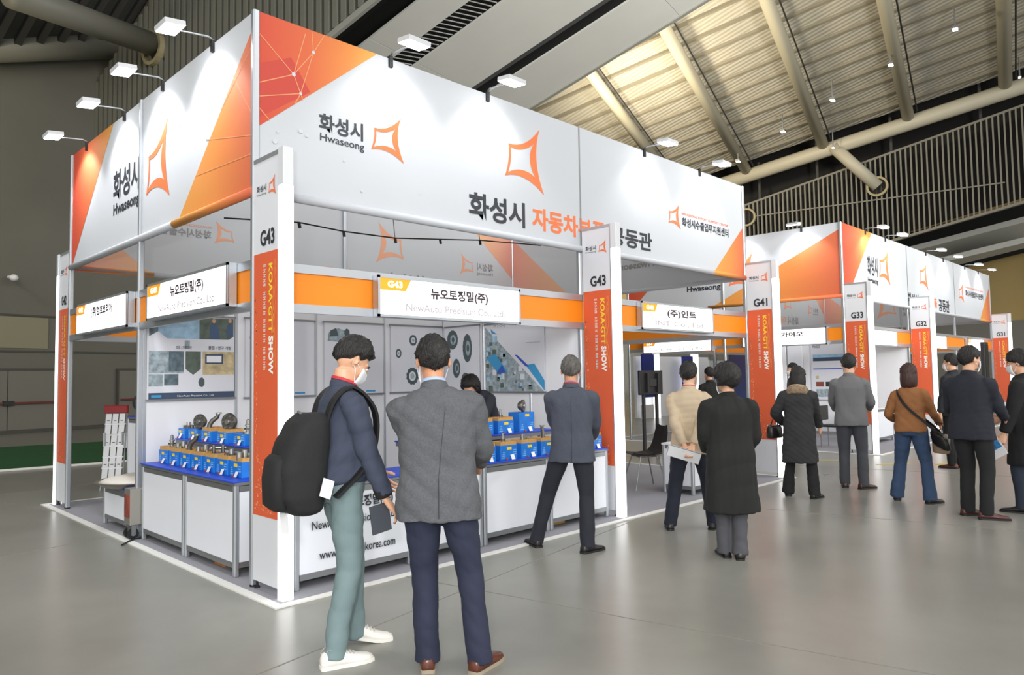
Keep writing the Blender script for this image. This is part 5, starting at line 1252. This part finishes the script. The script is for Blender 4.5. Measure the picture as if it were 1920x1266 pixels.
# 2 the man in the grey jacket
p2 = person((.03, -2.28), 2, 1.77, 'person in grey wool jacket and navy trousers seen from behind, brown shoes', cloth('grey_wool', '#5d5f64', var=.16, vscale=120, bump=.5, bscale=260), cloth('navy_suit_cloth', '#252a3f', bump=.1), BROWNS, skin=SKIN2, hairstyle='short', lean=.06, side=-.06, hip_shift=(-.085, 0), head=(-12, 10, 0),
            feet={'L': (-.15, .02, 6, 0), 'R': (.125, -.03, -32, 0)}, hands={'L': (-.10, .34, 1.00), 'R': (.14, .34, 1.02)}, vox=.0075, soleM=mat('pale_welt', '#9b8f7c', .7), width=1.07, leg_r=1.02, hem_r=1.03, seed=8, fold=.0065, collar=BLUES, hem=.775, poles={'L': (-.42, -.5, -.9), 'R': (.42, -.5, -.9)}, curl=.8)
# 3 staff member bending behind the shelf
p3 = person((3.18, .95), 212, 1.70, 'staff person behind the raised shelf bending forward, only black hair and mask visible', cloth('dark_shirt', '#2b2e38'), BLK2, BLKS, hairstyle='volume', lean=1.15, head=(0, 30, 0), hip_shift=(0, -.15), hands={'L': (-.2, .45, .85), 'R': (.2, .45, .85)}, seed=11, zoff=.0085)
# 4 grey haired man
p4 = person((2.46, -1.05), 6, 1.72, 'person with grey hair in dark blue-grey jacket standing at the counter with legs apart', cloth('slate_jacket', '#474c59', var=.10, vscale=90, bump=.35, bscale=260), cloth('dark_navy_trousers', '#20242e', bump=.1), BLKS, skin=SKIN2, hair=HAIRG, head=(-4, 8, 0), lean=.05,
            feet={'L': (-.36, .10, 34, 0), 'R': (.13, -.08, -38, 0)}, hands={'L': (-.15, .36, .98), 'R': (.17, .34, .98)}, vox=.009, seed=14, fold=.005, lanyard=RED, collar=mat('grey_shirt', '#8f95a4', .8), hem=.79, poles={'L': (-.42, -.5, -.9), 'R': (.42, -.5, -.9)})
# 5 beige jacket, hands behind the back
p5 = person((3.86, -1.40), 4, 1.66, 'person in beige jacket holding white papers behind the back with both hands', cloth('beige_jacket', '#c0ae94', bump=.15), cloth('ink_navy_trousers', '#1d2130', bump=.1), BLKS, hair=HAIRB, head=(14, 4, 0), hairstyle='short',
            feet={'L': (-.23, -.02, 10, 0), 'R': (.20, .10, -16, 0)}, hands={'L': (-.045, -.215, .89), 'R': (.035, -.235, .885)}, poles={'L': (-1, -.25, 0), 'R': (1, -.25, 0)}, vox=.009, seed=21, fold=.006, lanyard=RED, collar=mat('beige_collar', '#cbb99d', .8), hem=.80, palm={'L': (0, -1, -.2), 'R': (0, -1, -.2)}, curl=.5, width=.98)
# 6 long black coat
p6 = person((3.11, -2.23), -14, 1.61, 'person in long black coat with short black hair and grey trousers', BLK, cloth('grey_trousers', '#4f5056', bump=.1), BLKS, hairstyle='volume', head=(-24, 4, 0), feet={'L': (-.055, .06, 4, 0), 'R': (.055, -.03, -14, 0)}, hands={'L': (-.16, .24, .95), 'R': (.2, .22, .92)}, topkind='coat', hem=.42, vox=.009, seed=25, fold=.006, width=1.02, leg_r=1.0, hem_r=1.1, poles={'L': (-.4, -.5, -.9), 'R': (.4, -.5, -.9)})
# 7 visitor between the two in the gap
p7 = person((9.7, 1.7), -25, 1.66, 'person in black half hidden between the beige jacket and the black coat', BLK, BLK2, BLKS, head=(-10, 2, 0), seed=31, vox=.014)
# 8 woman in the parka
p8 = person((6.40, -1.40), 8, 1.60, 'person in dark parka with patterned hood lining carrying a black handbag', cloth('dark_parka', '#2c2d2f', bump=.2), BLK2, BLKS, hairstyle='bob', head=(8, 6, 0), feet={'L': (-.18, .06, 8, 0), 'R': (.17, -.06, -20, 0)}, hands={'L': (-.24, .20, .98), 'R': (.22, .30, .90)}, topkind='coat', hem=.47, vox=.010, seed=35, fold=.007, width=.95, leg_r=.98, hem_r=1.25, poles={'L': (-.7, -.4, -.7), 'R': (.6, -.6, -.7)})
# 9 masked man inside the far island
p9 = person((12.1, 1.16), -100, 1.72, 'person with white mask in grey clothes standing inside the far island', cloth('grey_suit_dim', '#5f6168'), BLK2, BLKS, head=(-6, 4, 0), seed=41, vox=.014, hairstyle='short', zoff=.0085)
# 10 grey suit
p10 = person((7.50, -1.62), 2, 1.77, 'person in mid-grey suit jacket and darker grey trousers seen from behind', cloth('mid_grey_suit', '#6c6d70', bump=.1), cloth('charcoal_trousers', '#45474e', bump=.1), mat('dark_brown_shoe', '#3c2622', .35), head=(-6, 4, 0), hair=HAIRB, feet={'L': (-.10, .05, 4, 0), 'R': (.12, -.03, -42, 0)}, hands={'L': (-.2, .34, 1.0), 'R': (.22, .32, 1.02)}, vox=.010, seed=44, fold=.004, width=.98, hem=.81, poles={'L': (-.42, -.5, -.9), 'R': (.42, -.5, -.9)})
# 11 brown sweater
p11 = person((6.90, -2.52), 14, 1.61, 'person in brown sweater and blue jeans with reddish bobbed hair and crossbody bag', cloth('brown_knit', '#8f5f38', bump=.3, bscale=180), cloth('blue_jeans', '#2f4361', bump=.15, var=.08), BLKS, hair=HAIRR, hairstyle='bob', head=(-4, 4, 0), feet={'L': (-.20, .02, 16, 0), 'R': (.20, -.04, -26, 0)}, hands={'L': (-.24, .22, 1.02), 'R': (.26, .30, .98)}, topkind='sweater', hem=.88, vox=.010, seed=48, width=.95, leg_r=1.02, hem_r=1.28, poles={'L': (-.4, -.4, -.9), 'R': (.4, -.4, -.9)}, lanyard=RED)
# 12 navy suit
p12 = person((6.29, -3.28), 20, 1.78, 'person in dark navy suit and black trousers with brown shoes, turned slightly right', cloth('dark_navy_suit', '#1f232e', bump=.1), BLK2, mat('red_brown_shoe', '#4f2622', .32), head=(28, 4, 0), feet={'L': (-.09, .06, -32, 0), 'R': (.12, -.05, -56, 0)}, hands={'L': (-.2, .30, .98), 'R': (.2, .32, 1.0)}, vox=.010, seed=52, fold=.004, width=1.02, hem=.79, poles={'L': (-.42, -.5, -.9), 'R': (.42, -.5, -.9)})
# 13 right edge
p13 = person((6.93, -3.66), -72, 1.74, 'person in black coat with bowl-cut hair and white mask holding a blue brochure', cloth('black_overcoat', '#161618', bump=.15), cloth('slate_jeans', '#27303f', bump=.15), BLKS, hairstyle='bowl', head=(-6, 10, 0), feet={'L': (-.10, .06, 8, 0), 'R': (.12, -.12, -8, 0)}, hands={'L': (-.30, .15, .76), 'R': (.2, .30, 1.0)}, lean=.10, topkind='coat', hem=.52, vox=.010, seed=57, width=.98, poles={'L': (-.4, -1, 0), 'R': (.8, -.5, -.3)}, palm={'L': (.9, .2, 0)}, curl=.7)
# 14 behind the navy suit
p14 = person((10.5, -2.1), -55, 1.79, 'person glimpsed behind the left shoulder of the navy suit, dark clothes and brown shoes', cloth('dark_suit_dim', '#24262c'), BLK2, BROWNS, head=(-14, 6, 0), seed=61, vox=.014)
p15 = person((19.0, -7.35), -20, 1.70, 'distant person with dark hair at the right edge beyond the masked man', BLK, BLK2, BLKS, seed=64, vox=.016)

# ------------------------------------------------------------------ what the people carry
def local_thing(P, name, p, label, cat):
    w_ = P['W2'](p); return thing(name, tuple(w_), label, cat, None, P['rz']), np.asarray(p, float)*P['k']
def lb(P, o0, t, mb, nm, m_, par=None, **kw):
    mb.v = [tuple(np.asarray(v)*P['k']-o0) for v in mb.v]; return mb.build(nm, m_, par or t, world=False, **kw)
def strap(mb, pts, w=.03, th=.005, wid=(1, 0, 0)):
    rings = []
    pts = [np.asarray(p, float) for p in pts]; Q = []
    for i in range(len(pts)-1):
        p0 = pts[max(i-1, 0)]; p3 = pts[min(i+2, len(pts)-1)]
        for k in range(5):
            t = k/5; m1, m2 = (pts[i+1]-p0)*.5, (p3-pts[i])*.5
            Q.append((2*t**3-3*t**2+1)*pts[i]+(t**3-2*t**2+t)*m1+(-2*t**3+3*t**2)*pts[i+1]+(t**3-t**2)*m2)
    Q.append(pts[-1])
    for i, p in enumerate(Q):
        tg = unit(Q[min(i+1, len(Q)-1)]-Q[max(i-1, 0)]); x = unit(np.asarray(wid)-tg*(tg@np.asarray(wid))); y = np.cross(tg, x)
        rings.append([p+x*w*a+y*th*b for a, b in ((-1, -1), (1, -1), (1, 1), (-1, 1))])
    return mb.loft(rings)
PK = mat('black_backpack_cloth', '#1d1e20', .8, bump=.3, bscale=300); PK2 = mat('black_webbing', '#141415', .7)
t, o0 = local_thing(p1, 'backpack', (.02, -.25, .98), 'black backpack worn by the person in the navy sweatshirt, white tag hanging below', 'backpack')
mb = MB(); rings = []
for q, w_, dp, yc in ((0, .10, .06, -.235), (.02, .145, .095, -.245), (.10, .165, .125, -.265), (.25, .17, .135, -.262), (.40, .165, .12, -.235), (.50, .15, .095, -.205), (.55, .115, .06, -.185)):
    rings.append(ering((.02, yc, .79+q*.95), X_ := np.array([1., 0, 0]), np.array([0, 1., 0]), w_, dp, dp, 26, 3.2))
mb.loft(rings); me_ = remeshed(mb, .012, 3); wrinkle(me_, .003, 77, 1.0, .8)
v_, n_ = arr(me_); me_.vertices.foreach_set('co', (v_*p1['k']-o0).ravel()); pk = put(me_, 'pack_body', PK, t)
mb = MB(); mb.loft([ering((.02, yc, .79+q*.95), np.array([1., 0, 0]), np.array([0, 1., 0]), w_, .03, .05, 22, 3) for q, w_, yc in ((.03, .08, -.345), (.06, .115, -.375), (.20, .12, -.378), (.30, .11, -.365), (.33, .08, -.345))]); lb(p1, o0, t, mb, 'front_pocket', PK, smooth=True)
for pts in (((-.125, -.31, .86), (-.135, -.33, .95), (-.12, -.31, 1.13), (.02, -.27, 1.20), (.155, -.31, 1.13), (.172, -.33, .95), (.165, -.31, .86)),): lb(p1, o0, t, MB().tube(pts, .005, 6), 'zip', mat('zip_grey', '#3a3b3d', .4))
for sx in (-1, 1):
    mb = MB(); x = .02+sx*.09; strap(mb, ((x, -.15, 1.24), (x+sx*.02, -.10, 1.385), (x+sx*.03, .0, 1.445), (x+sx*.035, .115, 1.33), (x+sx*.04, .125, 1.17), (x+sx*.075, .05, 1.03), (x+sx*.085, -.12, .88)), .028, .007); lb(p1, o0, t, mb, 'shoulder_strap', PK2)
lb(p1, o0, t, MB().tube([(-.02, -.20, 1.25), (-.025, -.24, 1.30), (.02, -.255, 1.32), (.06, -.24, 1.30), (.06, -.20, 1.25)], .008, 8), 'carry_handle', mat('grey_webbing', '#66686a', .6), smooth=True)
lb(p1, o0, t, MB().obox((.205, -.17, .93), (.003, 0, 0), (0, .028, -.012), (0, .012, .045)), 'paper_tag', TAG)
lb(p1, o0, t, MB().obox((.05, -.335, .755), (.035, .01, 0), (0, .004, .002), (-.012, 0, .05)), 'hanging_tag', TAG); lb(p1, o0, t, MB().tube([(.05, -.30, .83), (.05, -.33, .80)], .006, 6), 'tag_cord', PK2)
# flat folder held against the thigh side
t, o0 = local_thing(p1, 'flat_folder', (.20, .20, .70), 'dark grey flat folder held low in the hand of the backpack wearer', 'folder')
lb(p1, o0, t, MB().obox((.185, .135, .74), (.004, 0, 0), (0, .055, .01), (0, -.01, .075)), 'cover', mat('slate_folder', '#454b54', .6)); lb(p1, o0, t, MB().obox((.180, .137, .74), (.002, 0, 0), (0, .053, .01), (0, -.01, .073)), 'pages', TAG)
# papers behind the beige jacket
t, o0 = local_thing(p5, 'paper_bundle', (-.06, -.27, .80), 'white papers held behind the back of the beige jacket', 'papers')
for i in range(3): lb(p5, o0, t, MB().obox((-.055+.004*i, -.275-.007*i, .815-.006*i), (.155, .0, -.045), (.0, .0022, 0), (.018, -.02, .052)), 'sheet', [TAG, mat('dark_print_sheet', '#59606a', .6), TAG][i])
# handbag and hood of the parka
t, o0 = local_thing(p8, 'handbag', (-.30, .0, .87), 'black handbag hanging from the left elbow of the dark parka', 'handbag')
mb = MB(); mb.loft([ering((-.325, .02, z), np.array([.35, .94, 0]), np.array([-.94, .35, 0]), w_, d_, d_, 20, 4) for z, w_, d_ in ((.78, .135, .05), (.80, .15, .06), (.92, .14, .05), (.955, .12, .03))]); lb(p8, o0, t, mb, 'bag_body', BLKS, smooth=True)
lb(p8, o0, t, MB().tube([(-.36, -.06, .95), (-.33, -.03, 1.05), (-.30, .03, 1.09), (-.29, .08, 1.05), (-.295, .10, .95)], .008, 6), 'bag_handle', BLKS, smooth=True); lb(p8, o0, t, MB().obox((-.39, -.01, .955), (.012, .03, 0), (.004, 0, 0), (0, 0, .006)), 'clasp', ALU)
hl = mat('patterned_hood_lining', '#8f7a64', .8, var=.5, vscale=28)
mb = MB(); rs = [ering(p8['S'](5, y_, u_), np.array([1., 0, 0]), unit(np.array([0, 1., -.35])), w_, d_, d_*1.15, 22) for y_, u_, w_, d_ in ((-.02, -.115, .150, .11), (-.03, -.05, .150, .115), (-.03, .0, .120, .105), (-.02, .01, .098, .09), (-.02, -.03, .085, .08))]
rs = [[p*p8['k'] for p in r_] for r_ in rs]; MB().loft(rs).build('hood', hl, p8['top'], world=False, smooth=True)
# crossbody bag and tan tote
t, o0 = local_thing(p11, 'crossbody_bag', (.30, .02, .82), 'black crossbody bag with strap across the back of the brown sweater', 'bag')
mb = MB(); mb.loft([ering((.33+(z-.8)*-.2, -.03, z), np.array([.75, -.5, -.3]), np.array([.55, .83, 0]), w_, d_, d_, 18, 3.5) for z, w_, d_ in ((.70, .11, .04), (.73, .135, .05), (.84, .135, .05), (.89, .10, .03))]); lb(p11, o0, t, mb, 'bag_body', BLKS, smooth=True)
mb = MB(); strap(mb, ((.31, -.06, .88), (.19, -.135, 1.02), (.0, -.152, 1.20), (-.09, -.135, 1.34), (-.135, -.05, 1.41), (-.13, .06, 1.36), (.0, .14, 1.15), (.2, .13, .98), (.33, .02, .88)), .016, .004, (0, 0, 1)); lb(p11, o0, t, mb, 'strap', PK2)
t, o0 = local_thing(p11, 'tote_bag', (.33, .06, .70), 'tan tote bag beside the black crossbody bag', 'bag')
mb = MB(); mb.loft([ering((.315, .07, z), np.array([.85, -.5, 0]), np.array([.5, .85, 0]), w_, .04, .04, 16, 4) for z, w_ in ((.62, .09), (.64, .11), (.86, .125))]); lb(p11, o0, t, mb, 'tote_body', mat('tan_canvas', '#a58f76', .8), smooth=True); lb(p11, o0, t, MB().tube([(.25, .1, .86), (.27, .1, 1.0), (.34, .05, 1.0), (.36, .03, .86)], .007, 6), 'tote_handle', PK2)
# brochure of the man at the right edge
w0 = p13['wr']['L']; t, o0 = local_thing(p13, 'brochure', tuple(w0), 'blue and white brochure held low by the person with bowl-cut hair', 'brochure')
bx, bz = unit((.1, .8, -.5)), unit((0, .5, .85)); bc = np.asarray(w0)+np.array([-.02, .10, -.14])
lb(p13, o0, t, MB().obox(bc, bx*.085, np.array([.003, 0, 0]), bz*.13), 'pages', TAG); lb(p13, o0, t, MB().obox(bc+np.array([-.004, 0, 0])+bz*.03, bx*.072, np.array([.001, 0, 0]), bz*.075), 'cover_picture', mat('brochure_blue', '#3f8fd0', .5, var=.5, vscale=20))

for P, m_ in ((p2, cloth('grey_wool_seam', '#3c3d41')), (p4, cloth('slate_seam', '#2f333c'))):
    me = P['top'].data; v_, n_ = arr(me); k = P['k']
    def back(x, z):
        d = np.abs(v_[:, 0]-x*k)+np.abs(v_[:, 2]-z*k)*.7+np.where(n_[:, 1] < -.1, 0, 9); i = int(np.argmin(d)); return np.array([x*k, v_[i, 1]-.0015, z*k])
    x0 = float(P['pel'][0])
    MB().tube([back(x0+.01, z) for z in np.linspace(.80, 1.00, 9)], .0030, 5).build('back_vent', m_, P['top'], world=False)
    MB().tube([back(x0*(1-(z-1.0)*1.2)+.01, z) for z in np.linspace(1.0, 1.36, 13)], .0014, 5).build('back_seam', m_, P['top'], world=False)

# ------------------------------------------------------------------ leave the scratch scene behind
bpy.data.scenes.remove(TMP)
